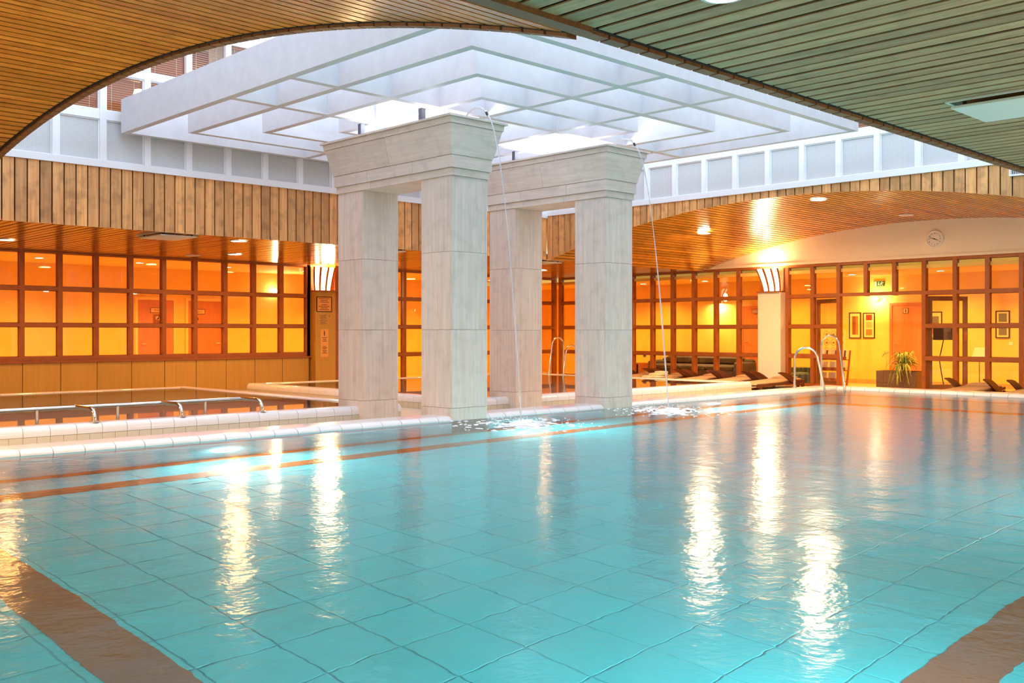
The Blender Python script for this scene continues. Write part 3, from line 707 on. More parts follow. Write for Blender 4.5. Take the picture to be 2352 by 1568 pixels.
pe_ = structure('wall_pier_east', 'cream pier under the right hand sconce', 'wall', (XP - .2, 13.1, 0))
box('pier_face', M['panel2'] if 'panel2' in M else M['cream'], pe_, XP - .22, XP + .12, 12.83, 13.46, 0, 2.28)
pn_ = structure('wall_pier_north', 'pale veneer pier under the left sconce, with notices', 'wall', (13.6, YB - .2, 0))
box('pier_face', M['panel'], pn_, 13.27, 13.84, YB - .22, YB + .12, 0, 2.28); box('pier_trim', M['frame'], pn_, 13.84, 13.96, YB - .20, YB + .12, 0, TOP)
box('pier_head', M['frame'], pn_, 13.27, 13.84, YB - .0, YB + .12, 2.28, TOP); box('pier_head', M['frame'], pe_, XP, XP + .12, 12.83, 13.46, 2.28, TOP)
t = thing('wall_sconce', 'fan shaped sconce of lit strips on the pier near the clock', 'lamp', (XP, 13.15, 2.31)); sconce(t, XP, 13.15, 'x')
t = thing('wall_sconce', 'fan shaped sconce of lit strips left of the stone pillars', 'lamp', (13.55, YB, 2.31)); sconce(t, 13.55, YB, 'y')
# notices on the north pier
yf = YB - .22
def lines(parent, x0, x1, zs, y, m=None):
    b = MB()
    for i, z in enumerate(zs):
        f = (.9, .6, .75, .5)[i % 4] * (x1 - x0) / 2; cx = (x0 + x1) / 2; b.box(cx - f, cx + f, y - .0015, y, z - .007, z + .007)
    return b.build('print', m or M['ink'], parent)
t = thing('notice_board', 'framed orange notice at the top of the veneer pier', 'notice', (13.45, yf, 1.98))
box('sheet', M['notice'], t, 13.24 + .06, 13.66 + .06, yf - .006, yf, 1.80, 2.15); lines(t, 13.34, 13.68, [2.11, 2.07, 2.03, 1.97, 1.93, 1.89, 1.85], yf - .0065)
fr = MB()
for a in ((13.29, 13.31, 1.79, 2.16), (13.71, 13.73, 1.79, 2.16), (13.31, 13.71, 2.14, 2.16), (13.31, 13.71, 1.79, 1.81)): fr.box(a[0], a[1], yf - .014, yf, a[2], a[3])
fr.build('frame', M['picframe'], t)
t = thing('notice_board', 'clear notice with fine grey lines in the middle of the veneer pier', 'notice', (13.5, yf, 1.6))
box('sheet', M['panel'], t, 13.34, 13.70, yf - .003, yf, 1.47, 1.74); lines(t, 13.36, 13.60, [1.71, 1.68, 1.65, 1.62, 1.58, 1.54, 1.51], yf - .0035, M['mortar']); box('seal', M['mortar'], t, 13.645, 13.67, yf - .0045, yf - .003, 1.68, 1.72)
t = thing('notice_board', 'tall orange shower notice low on the veneer pier', 'notice', (13.5, yf, 1.05))
box('sheet', M['notice'], t, 13.41, 13.63, yf - .004, yf, .71, 1.05 + .33); lines(t, 13.44, 13.60, [1.17, 1.13, 1.09, .96, .93, .90, .86, .83, .80], yf - .0045)
fg = MB(); fg.disc_y(yf - .007, yf - .004, 13.515, 1.325, .014, 12); fg.box(13.50, 13.53, yf - .007, yf - .004, 1.25, 1.308); fg.box(13.506, 13.524, yf - .007, yf - .004, 1.21, 1.25); fg.build('figure', M['ink'], t)

# clock
ck = thing('wall_clock', 'round white clock with black hands on the arched wall', 'clock', (XP - .06, 9.13, 3.335)); cx = XP - .06
MB().loft([[(cx - dd, 9.13 + q*math.cos(a*PI/20), 3.335 + q*math.sin(a*PI/20)) for a in range(40)] for dd, q in ((0, .19), (.035, .195), (.055, .185), (.055, .165), (.04, .155))]).build('case', M['white'], ck, True)
MB().disc_x(cx - .041, cx - .036, 9.13, 3.335, .158, 40).build('dial', M['white'], ck)
for hh in range(1, 13):
    a = PI / 2 - hh * PI / 6; text(str(hh), .042, M['black'], ck, (cx - .0425, 9.13 - .125 * math.cos(a), 3.335 + .125 * math.sin(a)), (PI / 2, 0, -PI / 2), 'numeral')
def hand(ang, ln, w):
    dy, dz = -math.cos(ang), math.sin(ang); nx, nz = -dz, dy; y, z = 9.13, 3.335
    MB().loft([[(cx - s_, y - dy*.03 + nx*w, z - dz*.03 + nz*w), (cx - s_, y - dy*.03 - nx*w, z - dz*.03 - nz*w), (cx - s_, y + dy*ln - nx*w*.4, z + dz*ln - nz*w*.4), (cx - s_, y + dy*ln + nx*w*.4, z + dz*ln + nz*w*.4)] for s_ in (.044, .047)]).build('hand', M['black'], ck)
hand(PI / 2 - 48 / 60 * 2 * PI, .125, .007); hand(PI / 2 - (3.8 / 12) * 2 * PI, .09, .009)
MB().disc_x(cx - .05, cx - .04, 9.13, 3.335, .012, 12).build('hub', M['black'], ck)

# ------------------------------------------------------------------ ceiling fixtures
def downlight(x, y, z, label, lit=True, power=60, color=WARM, tilt=0, r=.13, group='round downlights in the plank ceilings', spread=PI):
    t = thing('ceiling_light', label, 'lamp', (x, y, z), group)
    ri = MB(); n = 24
    ri.loft([[(x + q*math.cos(a*2*PI/n), y + q*math.sin(a*2*PI/n), z + h) for a in range(n)] for q, h in ((r + .022, .0), (r + .022, -.012), (r, -.014), (r - .004, -.002))], cap=False)
    ri.build('rim', M['white'], t, True)
    MB().cyl(x, y, z - .008, z - .001, r, 24).build('lens', M['lamp'] if lit else M['lampoff'], t)
    if lit: area('lamp_light', t, (x, y, z - .03), power, color, r * 2, spread=spread)
    return t
downlight(4.05, 2.71, CZ, 'lit downlight cut by the top edge of the picture', power=40, r=.09)
downlight(5.79, 18.6, CZ, 'lit downlight at the far left above the long window', power=26)
downlight(8.81, 15.97, CZ, 'lit downlight close behind the cedar boards, right of the left hatch', power=26)
downlight(10.25, 18.75, CZ, 'lit downlight nearer the long north window, below another', power=26)
downlight(9.8, 19.7, CZ, 'unlit round fitting right above the long north window', lit=False)
downlight(18.18, 12.66, arch(12.66) - .03, 'lit downlight over the loungers, lower of two in the orange vault', power=125, color=WARM2)
downlight(16.87, 9.22, arch(9.22) - .005, 'lit downlight high in the orange vault near the boards', power=125, color=WARM2)
downlight(20.4, 9.15, arch(9.15) - .005, 'unlit round fitting in the orange vault by the clock wall', lit=False)
for k in range(3): downlight(1.4, 6.6 + 3.1 * k, arch(6.6 + 3.1 * k) - .01, 'added unseen downlight in the left plank arch, %s from the near end' % ordn[k], power=72, color=(1, .66, .36))  # added out of view to warm the left faces of the pillars
for k in range(4): downlight(7.2 + 3.4 * k, .8 + .15 * k, CZ, 'added unseen downlight in the near plank ceiling, %s from the camera' % ordn[k], power=85, color=(1, .80, .58))  # added out of view to light the right faces of the pillars
downlight(13.0, 17.3, CZ, 'added downlight in the north plank ceiling, unseen behind the first pillar', power=26)  # added behind the pillar to light the north bay
downlight(18.6, 18.0, CZ, 'added downlight in the north plank ceiling, unseen behind the right pillars', power=26)  # likewise added unseen, for the far end of the north bay
def hatch(label, x0, x1, y0, y1):
    t = thing('ceiling_hatch', label, 'hatch', ((x0 + x1) / 2, (y0 + y1) / 2, CZ), 'white square hatches hung under the plank ceilings')
    MB().cbox(x0, x1, y0, y1, CZ - .055, CZ - .035, .004).build('panel', M['hatch'], t)
    fr = MB(); f = .03
    for a in ((x0 - f, x1 + f, y0 - f, y0 - .008), (x0 - f, x1 + f, y1 + .008, y1 + f), (x0 - f, x0 - .008, y0 - .008, y1 + .008), (x1 + .008, x1 + f, y0 - .008, y1 + .008)): fr.box(*a, CZ - .012, CZ)
    fr.build('surround', M['hatch'], t)
    hg = MB()
    for x in (x0 + .06, x1 - .08):
        for y in (y0 + .06, y1 - .08): hg.box(x, x + .02, y, y + .02, CZ - .036, CZ)
    hg.build('hanger', M['black'], t)
hatch('white square hatch under the plank ceiling at the upper right of the picture', 7.08, 7.72, 1.75, 2.86)
hatch('white square hatch under the plank ceiling on the left above the long window', 7.12, 7.76, 15.42, 16.25)
hatch('white square hatch half hidden behind the first rear pillar', 11.42, 12.06, 15.35, 15.95)
hatch('white square hatch half hidden behind the right rear pillar', 15.95, 16.58, 15.4, 15.98)
vg = thing('vent_grille', 'grey metal vent grille on the boards at the right edge of the picture', 'vent', (XE, 5.2, 3.7))
fr = MB()
for a in ((4.75, 5.55, 3.66, 3.685), (4.75, 5.55, 3.825, 3.85), (4.75, 4.775, 3.685, 3.825), (5.525, 5.55, 3.685, 3.825)): fr.box(XE - .03, XE - .002, *a)
fr.build('frame', M['wframe'], vg); box('back', M['black'], vg, XE - .006, XE - .002, 4.775, 5.525, 3.685, 3.825)
for i in range(30): box('slat', M['wframe'], vg, XE - .024, XE - .008, 4.785 + i * .025, 4.793 + i * .025, 3.685, 3.825)

# ------------------------------------------------------------------ sun loungers
def lounger_proto():
    """origin at the near side of the foot end; long axis +x, width +y"""
    t = thing('sun_lounger', 'low dark wooden lounger', 'sun lounger', (0, 0, 0), 'low wooden loungers along the glazed partition')
    W_ = .70
    for y in (0, W_ - .05): MB().loft([[(x, y + a, z + b) for a, b in ((0, 0), (.05, 0), (.05, .055), (0, .055))] for x, z in ((0, .055), (.5, .075), (1.2, .085), (1.8, .11), (2.05, .13))]).build('side_rail', M['dark_wood'], t)
    for i in range(14):
        x = .06 + i * .145; z = .105 + .04 * max(0, (x - .9)) ; MB().box(x, x + .09, .05, W_ - .05, z, z + .018).build('slat', M['dark_wood'], t)
    for x, y in ((.12, .005), (.12, W_ - .045), (1.75, .005), (1.75, W_ - .045)): MB().box(x, x + .06, y, y + .04, 0, .08).build('leg', M['dark_wood'], t)
    MB().disc_y(-.03, -.002, 1.92, .06, .06, 18).build('wheel', M['dark_wood'], t, True)
    cu = MB(); rings = []
    for x, z, h in ((-.02, .118, .01), (.0, .115, .045), (.35, .115, .05), (.9, .122, .055), (1.4, .142, .055), (1.85, .168, .055), (1.93, .172, .045), (1.95, .178, .02)):
        pr = [(.045, .0), (.03, h*.5), (.045, h*.92), (.10, h), (W_/2, h * 1.06), (W_ - .10, h), (W_ - .045, h*.92), (W_ - .03, h*.5), (W_ - .045, 0)]
        rings.append([(x, y, z + k) for y, k in pr])
    cu.loft(rings).build('cushion', M['cushion'], t, True)
    pl = MB(); rings = []
    for x, s_ in ((1.55, .3), (1.60, .85), (1.72, 1), (1.84, .85), (1.89, .3)):
        z = .205 + (x - 1.55) * .07; rings.append([(x, W_/2 + .27 * math.cos(a*PI/6) * (1 if abs(math.cos(a*PI/6)) < .9 else .97), z + .035 * s_ * math.sin(a*PI/6) + .015) for a in range(12)])
    pl.loft(rings).build('pillow', M['cushion'], t, True)
    for y in (-.045, W_ + .005):                       # fin shaped arm rests, swept back to a tip
        out = [(1.60, .06), (1.36, .15), (1.16, .24), (.98, .315), (.82, .36), (.84, .385), (1.00, .382), (1.18, .355), (1.38, .29), (1.60, .19), (1.84, .06)]
        MB().prism([(u, v) for u, v in out], y, y + .04, 'y').build('arm_rest', M['dark_wood'], t)
    return t
spots = [(12.10, 'dark lounger with beige cushion nearest the chrome ladder'),
         (13.10, 'second dark lounger from the chrome ladder, left of the white pier'),
         (14.06, 'third dark lounger from the chrome ladder, below the dark sofa'),
         (15.06, 'dark lounger with a folded towel on its cushion'),
         (16.05, 'farthest dark lounger, mostly hidden behind the right pillar'),
         (7.57, 'dark lounger right of the planter, whole armrests in view'),
         (6.38, 'dark lounger cut by the right edge of the picture')]
for i, (y, lb_) in enumerate(spots):
    if i == 0: lg = lounger_proto(); lg.location = (19.45, y, 0); lg['label'] = lb_
    else: dup(lg, (19.45, y, 0), 0, lb_)
tw = thing('folded_towel', 'cream towels heaped on the foot of a lounger', 'towel', (19.9, 15.3, .17))
for k, (x, y, z, a, b, h) in enumerate(((19.95, 15.38, .170, .34, .24, .055), (20.05, 15.33, .222, .25, .20, .06), (20.1, 15.28, .278, .16, .15, .05))):
    rr = random.Random(k + 3); rings = []
    for f, hz in ((.9, 0), (1, .25), (1.0, .6), (.86, .92), (.5, 1.02), (.1, 1.05)):
        rings.append([(x + a * f * math.copysign(abs(math.cos(q*PI/12)) ** .7, math.cos(q*PI/12)) * rr.uniform(.95, 1.05), y + b * f * math.copysign(abs(math.sin(q*PI/12)) ** .7, math.sin(q*PI/12)) * rr.uniform(.95, 1.05), z + h * hz * rr.uniform(.95, 1.08)) for q in range(24)])
    MB().loft(rings).build('towel_fold', M['towel'], tw, True)

# ------------------------------------------------------------------ east room
def door_leaf_open(label, hinge_y, sgn):
    """timber glazed leaf swung well back into the room"""
    t = thing('door_1' if sgn > 0 else 'door_2', label, 'door', (XP + .12, hinge_y, 0)); t['kind'] = 'structure'
    w_ = .93; ang = math.radians(64 if sgn > 0 else 38)
    def P(u, z, d_): return (XP + .13 + u * math.cos(ang) - sgn * 0 + d_ * math.sin(ang), hinge_y + sgn * (.05 + u * math.sin(ang) - d_ * math.cos(ang)), z)
    def slab(nm, m, u0, u1, z0, z1, d0=0, d1=.045):
        vs = [P(u0, z0, d0), P(u1, z0, d0), P(u1, z0, d1), P(u0, z0, d1), P(u0, z1, d0), P(u1, z1, d0), P(u1, z1, d1), P(u0, z1, d1)]
        return MB().add(vs, [(3,2,1,0),(4,5,6,7),(0,1,5,4),(1,2,6,5),(2,3,7,6),(3,0,4,7)]).build(nm, m, t)
    for u0, u1, z0, z1 in ((0, .10, .02, 2.10), (w_ - .10, w_, .02, 2.10), (.10, w_ - .10, .02, .14), (.10, w_ - .10, 2.0, 2.10)): slab('stile', M['edge'], u0, u1, z0, z1)
    slab('pane', M['glass'], .10, w_ - .10, .14, 2.0, .02, .026)
    slab('push_plate', M['rack_wood'], w_ - .095, w_ - .02, 1.10, 1.32, -.006, 0)
door_leaf_open('left timber glazed door leaf, opened back into the room', 11.40, +1)
door_leaf_open('right timber glazed door leaf, opened back into the room', 9.42, -1)
box_x = X1
def plain_door(name, label, axis, a0, a1, z1, wall, closer=False, handle_left=False):
    t = thing(name, label, 'door', (wall, (a0 + a1) / 2, 0) if axis == 'y' else ((a0 + a1) / 2, wall, 0)); t['kind'] = 'structure'
    def bx(nm, m, s0, s1, d0, d1, z0, z1, par=t):
        return box(nm, m, par, wall - d1, wall - d0, s0, s1, z0, z1) if axis == 'y' else box(nm, m, par, s0, s1, wall - d1, wall - d0, z0, z1)
    f = .065
    fm = M['door'] if axis == 'y' else M['room_ceil']
    bx('jamb', fm, a0, a0 + f, 0, .05, 0, z1); bx('jamb', fm, a1 - f, a1, 0, .05, 0, z1); bx('head', fm, a0 + f, a1 - f, 0, .05, z1 - f, z1)
    lf = bx('leaf', M['door'], a0 + f, a1 - f, 0, .035, .01, z1 - f)
    h = a0 + f + .08 if handle_left else a1 - f - .08
    k = MB()
    if axis == 'y':
        k.tube([(wall - .035, h, 1.02), (wall - .08, h, 1.02), (wall - .085, h + (.11 if handle_left else -.11) * -1 * -1, 1.02)], .011, 8)
    else: k.tube([(h, wall - .035, 1.02), (h, wall - .08, 1.02), (h + (.11 if handle_left else -.11), wall - .085, 1.02)], .011, 8)
    k.build('handle', M['steel'], lf, True)
    if closer:
        c_ = MB(); y = (a0 + a1) / 2; c_.box(wall - .09, wall - .035, y - .16, y + .10, z1 - .19, z1 - .13); c_.tube([(wall - .08, y, z1 - .11), (wall - .16, y + .12, z1 - .06), (wall - .05, y - .1, z1 - .05)], .008, 6); c_.build('closer', M['steel'], lf)
    return t
plain_door('door_3', 'orange wooden washroom door behind the open doorway', 'y', 10.27, 11.22, 2.03, X1)
plain_door('door_4', 'wooden door with a closer at the left of the east room', 'y', 14.52, 15.50, 2.03, X1, True)
def plate_sign(label, y, z, s_):
    t = thing('door_sign', label, 'sign', (X1 - .035, y, z)); x = X1 - .036
    box('plate', M['notice'], t, x - .006, x, y - s_/2, y + s_/2, z - s_/2, z + s_/2)
    fr = MB(); h = s_/2
    for a in ((y-h-.008, y-h, z-h-.008, z+h+.008), (y+h, y+h+.008, z-h-.008, z+h+.008), (y-h, y+h, z+h, z+h+.008), (y-h, y+h, z-h-.008, z-h)): fr.box(x - .009, x, *a)
    fr.build('frame', M['picframe'], t)
    g_ = MB(); g_.disc_x(x - .009, x - .006, y, z + .036, .009, 10); g_.box(x - .009, x - .006, y - .013, y + .013, z - .03, z + .024); g_.box(x - .009, x - .006, y - .008, y + .008, z - .045, z - .03); g_.build('figure', M['ink'], t)
plate_sign('square washroom sign on the door behind the doorway', 10.81, 1.83, .115)
plate_sign('square washroom sign on the door left of the white pier', 14.94, 1.78, .115)
def picture(label, y0, y1, z0, z1, blocks):
    t = thing('framed_print', label, 'picture', (X1, (y0 + y1) / 2, (z0 + z1) / 2), 'framed abstract prints in the east room'); x = X1; f = .022
    fr = MB()
    for a in ((y0, y0 + f, z0, z1), (y1 - f, y1, z0, z1), (y0 + f, y1 - f, z0, z0 + f), (y0 + f, y1 - f, z1 - f, z1)): fr.box(x - .025, x, *a)
    fr.build('frame', M['picframe'], t); box('mount', M['poster'], t, x - .014, x - .002, y0 + f, y1 - f, z0 + f, z1 - f)
    for u0, u1, v0, v1, m in blocks:                     # fractions of the mount, u from the left as seen
        box('print_block', M[m], t, x - .016, x - .014, y1 - f - (y1 - y0 - 2*f) * u1, y1 - f - (y1 - y0 - 2*f) * u0, z0 + f + (z1 - z0 - 2*f) * v0, z0 + f + (z1 - z0 - 2*f) * v1)
picture('framed print of two upright bands, brown and orange, left of the pair', 11.985, 12.305, 1.145, 1.81, [(.22, .56, .12, .88, 'brownp'), (.56, .80, .12, .88, 'orange')])
picture('framed print of three stacked blocks, red on top, right of the pair', 11.615, 11.925, 1.15, 1.80, [(.2, .8, .72, .95, 'red'), (.2, .8, .40, .66, 'notice'), (.2, .8, .09, .34, 'orange')])
picture('framed print with a dark block, seen through the panes right of the doorway', 9.93, 10.25, 1.145, 1.80, [(.2, .8, .50, .85, 'greyp'), (.2, .8, .14, .42, 'orange')])
picture('framed print of grey blocks with a red stripe, at the far right', 8.39, 8.70, 1.165, 1.80, [(.16, .84, .60, .93, 'greyp'), (.16, .84, .46, .54, 'red'), (.16, .84, .08, .40, 'greyp')])
sw = thing('light_switch', 'small white switch below the far right print', 'switch', (X1, 8.37, 1.04)); box('plate', M['paper'], sw, X1 - .01, X1, 8.33, 8.41, 1.0, 1.08); box('rocker', M['white'], sw, X1 - .014, X1 - .01, 8.35, 8.39, 1.02, 1.06)
sw = thing('wall_socket', 'small grey socket above the dark cabinet at the left of the east room', 'socket', (X1, 18.95, .62)); box('plate', M['greyp'], sw, X1 - .01, X1, 18.89, 19.01, .55, .67); box('insert', M['black'], sw, X1 - .012, X1 - .01, 18.92, 18.98, .58, .64)
ex = thing('exit_sign', 'green running man exit sign above the doorway', 'sign', (X1, 11.5, 2.52)); x = X1 - .03; y0, y1, z0, z1 = 11.37, 11.63, 2.46, 2.585
box('body', M['green'], ex, x, X1, y0, y1, z0, z1)
box('door_mark', M['paper'], ex, x - .002, x, y1 - .068, y1 - .008, z0 + .008, z1 - .008)
b = MB(); ya = 11.51; b.box(x - .002, x, ya - .008, ya + .008, z0 + .05, z1 - .015); b.add([(x-.002, ya + .028, z0 + .055), (x-.002, ya - .028, z0 + .055), (x-.002, ya, z0 + .018), (x, ya + .028, z0 + .055), (x, ya - .028, z0 + .055), (x, ya, z0 + .018)], [(0,1,2),(5,4,3),(0,3,4,1),(1,4,5,2),(2,5,3,0)]); b.build('arrow', M['paper'], ex)
b = MB(); yr = 11.43; b.disc_x(x - .002, x, yr - .004, z1 - .022, .011, 12)
for p, q in (((yr, z1 - .036), (yr + .008, z0 + .052)), ((yr + .008, z0 + .052), (yr + .04, z0 + .034)), ((yr + .008, z0 + .052), (yr - .012, z0 + .036)), ((yr - .012, z0 + .036), (yr - .038, z0 + .014)), ((yr, z1 - .042), (yr + .035, z1 - .058)), ((yr, z1 - .042), (yr - .03, z1 - .05)), ((yr - .03, z1 - .05), (yr - .045, z1 - .03)), ((yr + .04, z0 + .034), (yr + .036, z0 + .012))): b.tube([(x - .001, *p), (x - .001, *q)], .0065, 6)
b.build('running_figure', M['paper'], ex)
wl = thing('wall_lamp', 'small bright lamp on the wall above the pair of prints', 'lamp', (X1, 11.55, 2.13))
MB().loft([[(X1 - dd, 11.55 + q*math.cos(a*PI/8), 2.13 + q*math.sin(a*PI/8)) for a in range(16)] for dd, q in ((0, .05), (.05, .05), (.07, .02))]).build('backplate', M['steel'], wl, True)
MB().lathe(11.0, 0, [(0, 0)] ) if False else None
MB().loft([[(X1 - .12 + q*math.cos(a*PI/8), 11.55 + q*math.sin(a*PI/8), z) for a in range(16)] for z, q in ((2.09, .03), (2.11, .06), (2.16, .065), (2.19, .04))]).build('globe', M['lamp'], wl, True); area('lamp_light', wl, (X1 - .22, 11.55, 2.13), 10, WARM2, .12, (0, -PI / 2, 0))
# planter with plants
pt = thing('planter_box', 'long planter clad in dark brown stone tiles in the doorway', 'planter', (22.45, 10.2, 0))
px0, px1, py0, py1 = 22.25, 22.75, 9.74, 10.70
box('core', M['soil'], pt, px0 + .015, px1 - .015, py0 + .015, py1 - .015, 0, .36)
for (a0, a1, z0, z1) in ((10.53, 10.70, .14, .41), (10.23, 10.527, .14, .41), (10.04, 10.227, .14, .41), (9.74, 10.037, .14, .41), (10.37, 10.70, 0, .137), (10.05, 10.367, 0, .137), (9.74, 10.047, 0, .137)): MB().cbox(px0, px0 + .015, a0, a1, z0, z1, .002).build('stone_tile', M['planter'], pt)
for a in ((px1 - .015, px1, py0, py1), (px0 + .016, px1 - .016, py0, py0 + .015), (px0 + .016, px1 - .016, py1 - .015, py1)): box('stone_tile', M['planter'], pt, *a, 0, .41)
def leafmesh(pts, w, up=Vector((0, 0, 1))):
    m = MB(); rings = []
    for i, p in enumerate(pts):
        p = Vector(p); d_ = (Vector(pts[min(i+1, len(pts)-1)]) - Vector(pts[max(i-1, 0)])).normalized(); s_ = d_.cross(up)
        if s_.length < .05: s_ = Vector((0, 1, 0))
        s_.normalize(); n_ = s_.cross(d_); f = i / (len(pts) - 1); ww = w * (math.sin(PI * min(.98, f * .86 + .10)) ** .7) 
        rings.append([tuple(p + s_ * ww), tuple(p - n_ * ww * .35), tuple(p - s_ * ww), tuple(p - n_ * ww * .35 - n_ * .002)])
    return m.loft(rings)
sp = thing('spider_plant', 'bushy striped plant with arching leaves spilling over the planter', 'plant', (22.4, 10.08, .38))
rr = random.Random(11)
for i in range(80):
    a = rr.uniform(0, 2 * PI) if i % 4 else rr.uniform(PI * .55, PI * 1.45); ln = rr.uniform(.30, .50); el_ = rr.random() ** .8; pts = []
    hd = (math.cos(a), math.sin(a)); up0 = .12 + .36 * el_; droop = rr.uniform(.15, .55) * (1.1 - el_ * .7)
    for k in range(9):
        f = k / 8; rad = ln * (1 - .3 * el_) * f ** .85; z = .42 + up0 * math.sin(min(1, f * 1.2) * PI * .55) - droop * max(0, f - .40) ** 1.4
        xx = 22.36 + hd[0] * rad
        pts.append((xx, 10.08 + hd[1] * rad, max(.03, z) if xx < px0 - .004 else max(.418, z)))
    leafmesh(pts, rr.uniform(.011, .019)).build('leaf', M['leaf'] if i % 4 else M['leaf_dark'], sp, True)
for i in range(22):                                    # leaves hanging over the front tiles
    y = 10.08 + rr.uniform(-.12, .12); ty = rr.uniform(-.26, .26); dp_ = rr.uniform(.12, .36); pts = []
    for k in range(9):
        f = k / 8; pts.append((22.34 - .26 * math.sin(min(1, f * 1.3) * PI / 2), y + ty * f, .44 + .16 * math.sin(f * PI * .75) * (1 - f) * 2 - dp_ * max(0, f - .4) * 1.6))
    leafmesh(pts, rr.uniform(.011, .017)).build('leaf', M['leaf'], sp, True)
for i in range(16):
    a = rr.uniform(0, 2*PI); h = rr.uniform(.30, .47); q = rr.uniform(.05, .20); b_ = Vector((22.42 + q*math.cos(a), 10.05 + q*math.sin(a), .40 + h * .62)); d_ = Vector((math.cos(a), math.sin(a), .2))
    leafmesh([b_ + d_ * (.10 * k / 4) - Vector((0, 0, .05 * (k/4) ** 2)) for k in range(5)], .028).build('leaf', M['leaf_dark'], sp, True)
for i in range(6):
    a = i * 1.05; MB().tube([(22.42, 10.06, .38), (22.42 + .08*math.cos(a), 10.06 + .08*math.sin(a), .58), (22.42 + .16*math.cos(a), 10.06 + .16*math.sin(a), .70)], .005, 5).build('stem', M['leaf_dark'], sp, True)
p2 = thing('young_plant', 'thin young plant with two drooping leaves at the left end of the planter', 'plant', (22.45, 10.58, .38))
MB().tube([(22.45, 10.55, .36), (22.45, 10.54, .6), (22.45, 10.56, .84)], .004, 6).build('stem', M['leaf_dark'], p2, True)
for dy, dz in ((.10, -.10), (-.08, .02), (.04, .05)): leafmesh([(22.45, 10.56 + dy * k / 4, .82 + dz * (k/4) ** 1.5) for k in range(5)], .022, Vector((1, 0, .2))).build('leaf', M['leaf'], p2, True)
# magazine rack
rk = thing('magazine_rack', 'leaning red brown brochure rack beside the open doorway', 'rack', (22.75, 11.95, 0))
def lean(z): return 22.62 + .20 * z
for y in (11.62, 12.36): MB().loft([[(lean(z), y, z), (lean(z) + .06, y, z), (lean(z) + .06, y + .025, z), (lean(z), y + .025, z)] for z in (0, .86)]).build('side', M['rack_wood'], rk)
for i, z in enumerate((.10, .36, .62)):
    MB().loft([[(lean(z) - .09, y, z), (lean(z) + .05, y, z), (lean(z) + .05, y, z + .02), (lean(z) - .09, y, z + .02)] for y in (11.645, 12.36)]).build('shelf', M['rack_wood'], rk)
    MB().loft([[(lean(z) - .105, y, z), (lean(z) - .09, y, z), (lean(z) - .09, y, z + .085), (lean(z) - .105, y, z + .085)] for y in (11.645, 12.36)]).build('front_bar', M['rack_wood'], rk)
    for j in range(3):
        y = 11.67 + j * .235; h = (.20, .20, .24)[i]
        br_ = thing('brochure', 'pale brochure, %s from the right on the %s rack shelf' % (('first', 'second', 'third')[j], ('bottom', 'middle', 'top')[i]), 'brochure', (lean(z), y, z), 'brochures in the leaning rack')
        MB().loft([[(lean(z) - .055 + .2 * k, y, z + .021 + k), (lean(z) - .040 + .2 * k, y, z + .021 + k), (lean(z) - .040 + .2 * k, y + .19, z + .021 + k), (lean(z) - .055 + .2 * k, y + .19, z + .021 + k)] for k in (0, h)]).build('pages', M['paper'], br_)
        if i == 2: MB().loft([[(lean(z) - .0565 + .2 * k, y + .02, z + .021 + k), (lean(z) - .055 + .2 * k, y + .02, z + .021 + k), (lean(z) - .055 + .2 * k, y + .07, z + .021 + k), (lean(z) - .0565 + .2 * k, y + .07, z + .021 + k)] for k in (.05, .22)]).build('print', M['ink'], br_)
po = thing('pictogram_poster', 'yellow poster of round pictograms behind the pane left of the doorway', 'poster', (X1, 12.75, 1.04)); box('sheet', M['poster'], po, X1 - .008, X1, 12.40, 13.09, .70, 1.39)
for i in range(3):
    for j in range(3):
        y, z = 12.93 - j * .19, 1.25 - i * .215; b = MB()
        b.loft([[(X1 - .010 , y + q*math.cos(a*PI/12), z + q*math.sin(a*PI/12)) for a in range(24)] for q in (.082, .074)], cap=False)
        for p, q in (((y - .04, z - .03), (y + .04, z + .01)), ((y - .02, z + .03), (y + .02, z - .01)), ((y - .045, z + .01 * j), (y + .02, z - .02 * i))): b.tube([(X1 - .010, *p), (X1 - .010, *q)], .006, 5)
        b.build('pictogram', M['ink'], po)
tb = thing('tub_chair', 'dark striped tub chair behind the first pane right of the white pier', 'armchair', (22.5, 12.75, 0))
MB().lathe(22.5, 12.75, [(.04, .27), (.07, .30), (.26, .31), (.30, .27)], 28).build('seat', M['tub'], tb, True)
rg = []
for i in range(15):
    a = -PI * .62 + i * PI * 1.24 / 14; c_, s_ = math.cos(a), math.sin(a); rg.append([(22.5 + q * c_, 12.75 + q * s_, z) for q, z in ((.24, .24), (.32, .24), (.33, .40), (.30, .43), (.25, .41))])
MB().loft(rg).build('backrest', M['tub'], tb, True)
for a in (.8, 2.3, 3.9, 5.5): MB().cyl(22.5 + .2*math.cos(a), 12.75 + .2*math.sin(a), 0, .05, .02, 8).build('foot', M['black'], tb)
# sofa and cabinet
so = thing('sofa', 'long charcoal sofa seen through the lowest panes', 'sofa', (23.5, 16.5, 0))
MB().cbox(23.15, 23.95, 14.98, 18.02, .08, .26, .03).build('base', M['sofa'], so, True)
for i in range(3): MB().cbox(23.10, 23.75, 15.20 + i * .88, 16.07 + i * .88, .26, .40, .05).build('seat_cushion', M['sofa'], so, True); MB().cbox(23.66, 23.86, 15.22 + i * .88, 16.06 + i * .88, .40, .62, .05).build('back_cushion', M['sofa'], so, True)
MB().cbox(23.74, 23.97, 14.98, 18.02, .26, .56, .04).build('backrest', M['sofa'], so, True)
for y in (14.94, 17.86): MB().cbox(23.12, 23.95, y, y + .22, .08, .50, .05).build('arm', M['sofa'], so, True)
for x in (23.2, 23.85):
    for y in (15.05, 17.95): MB().cyl(x, y, 0, .09, .025, 8).build('foot', M['black'], so)
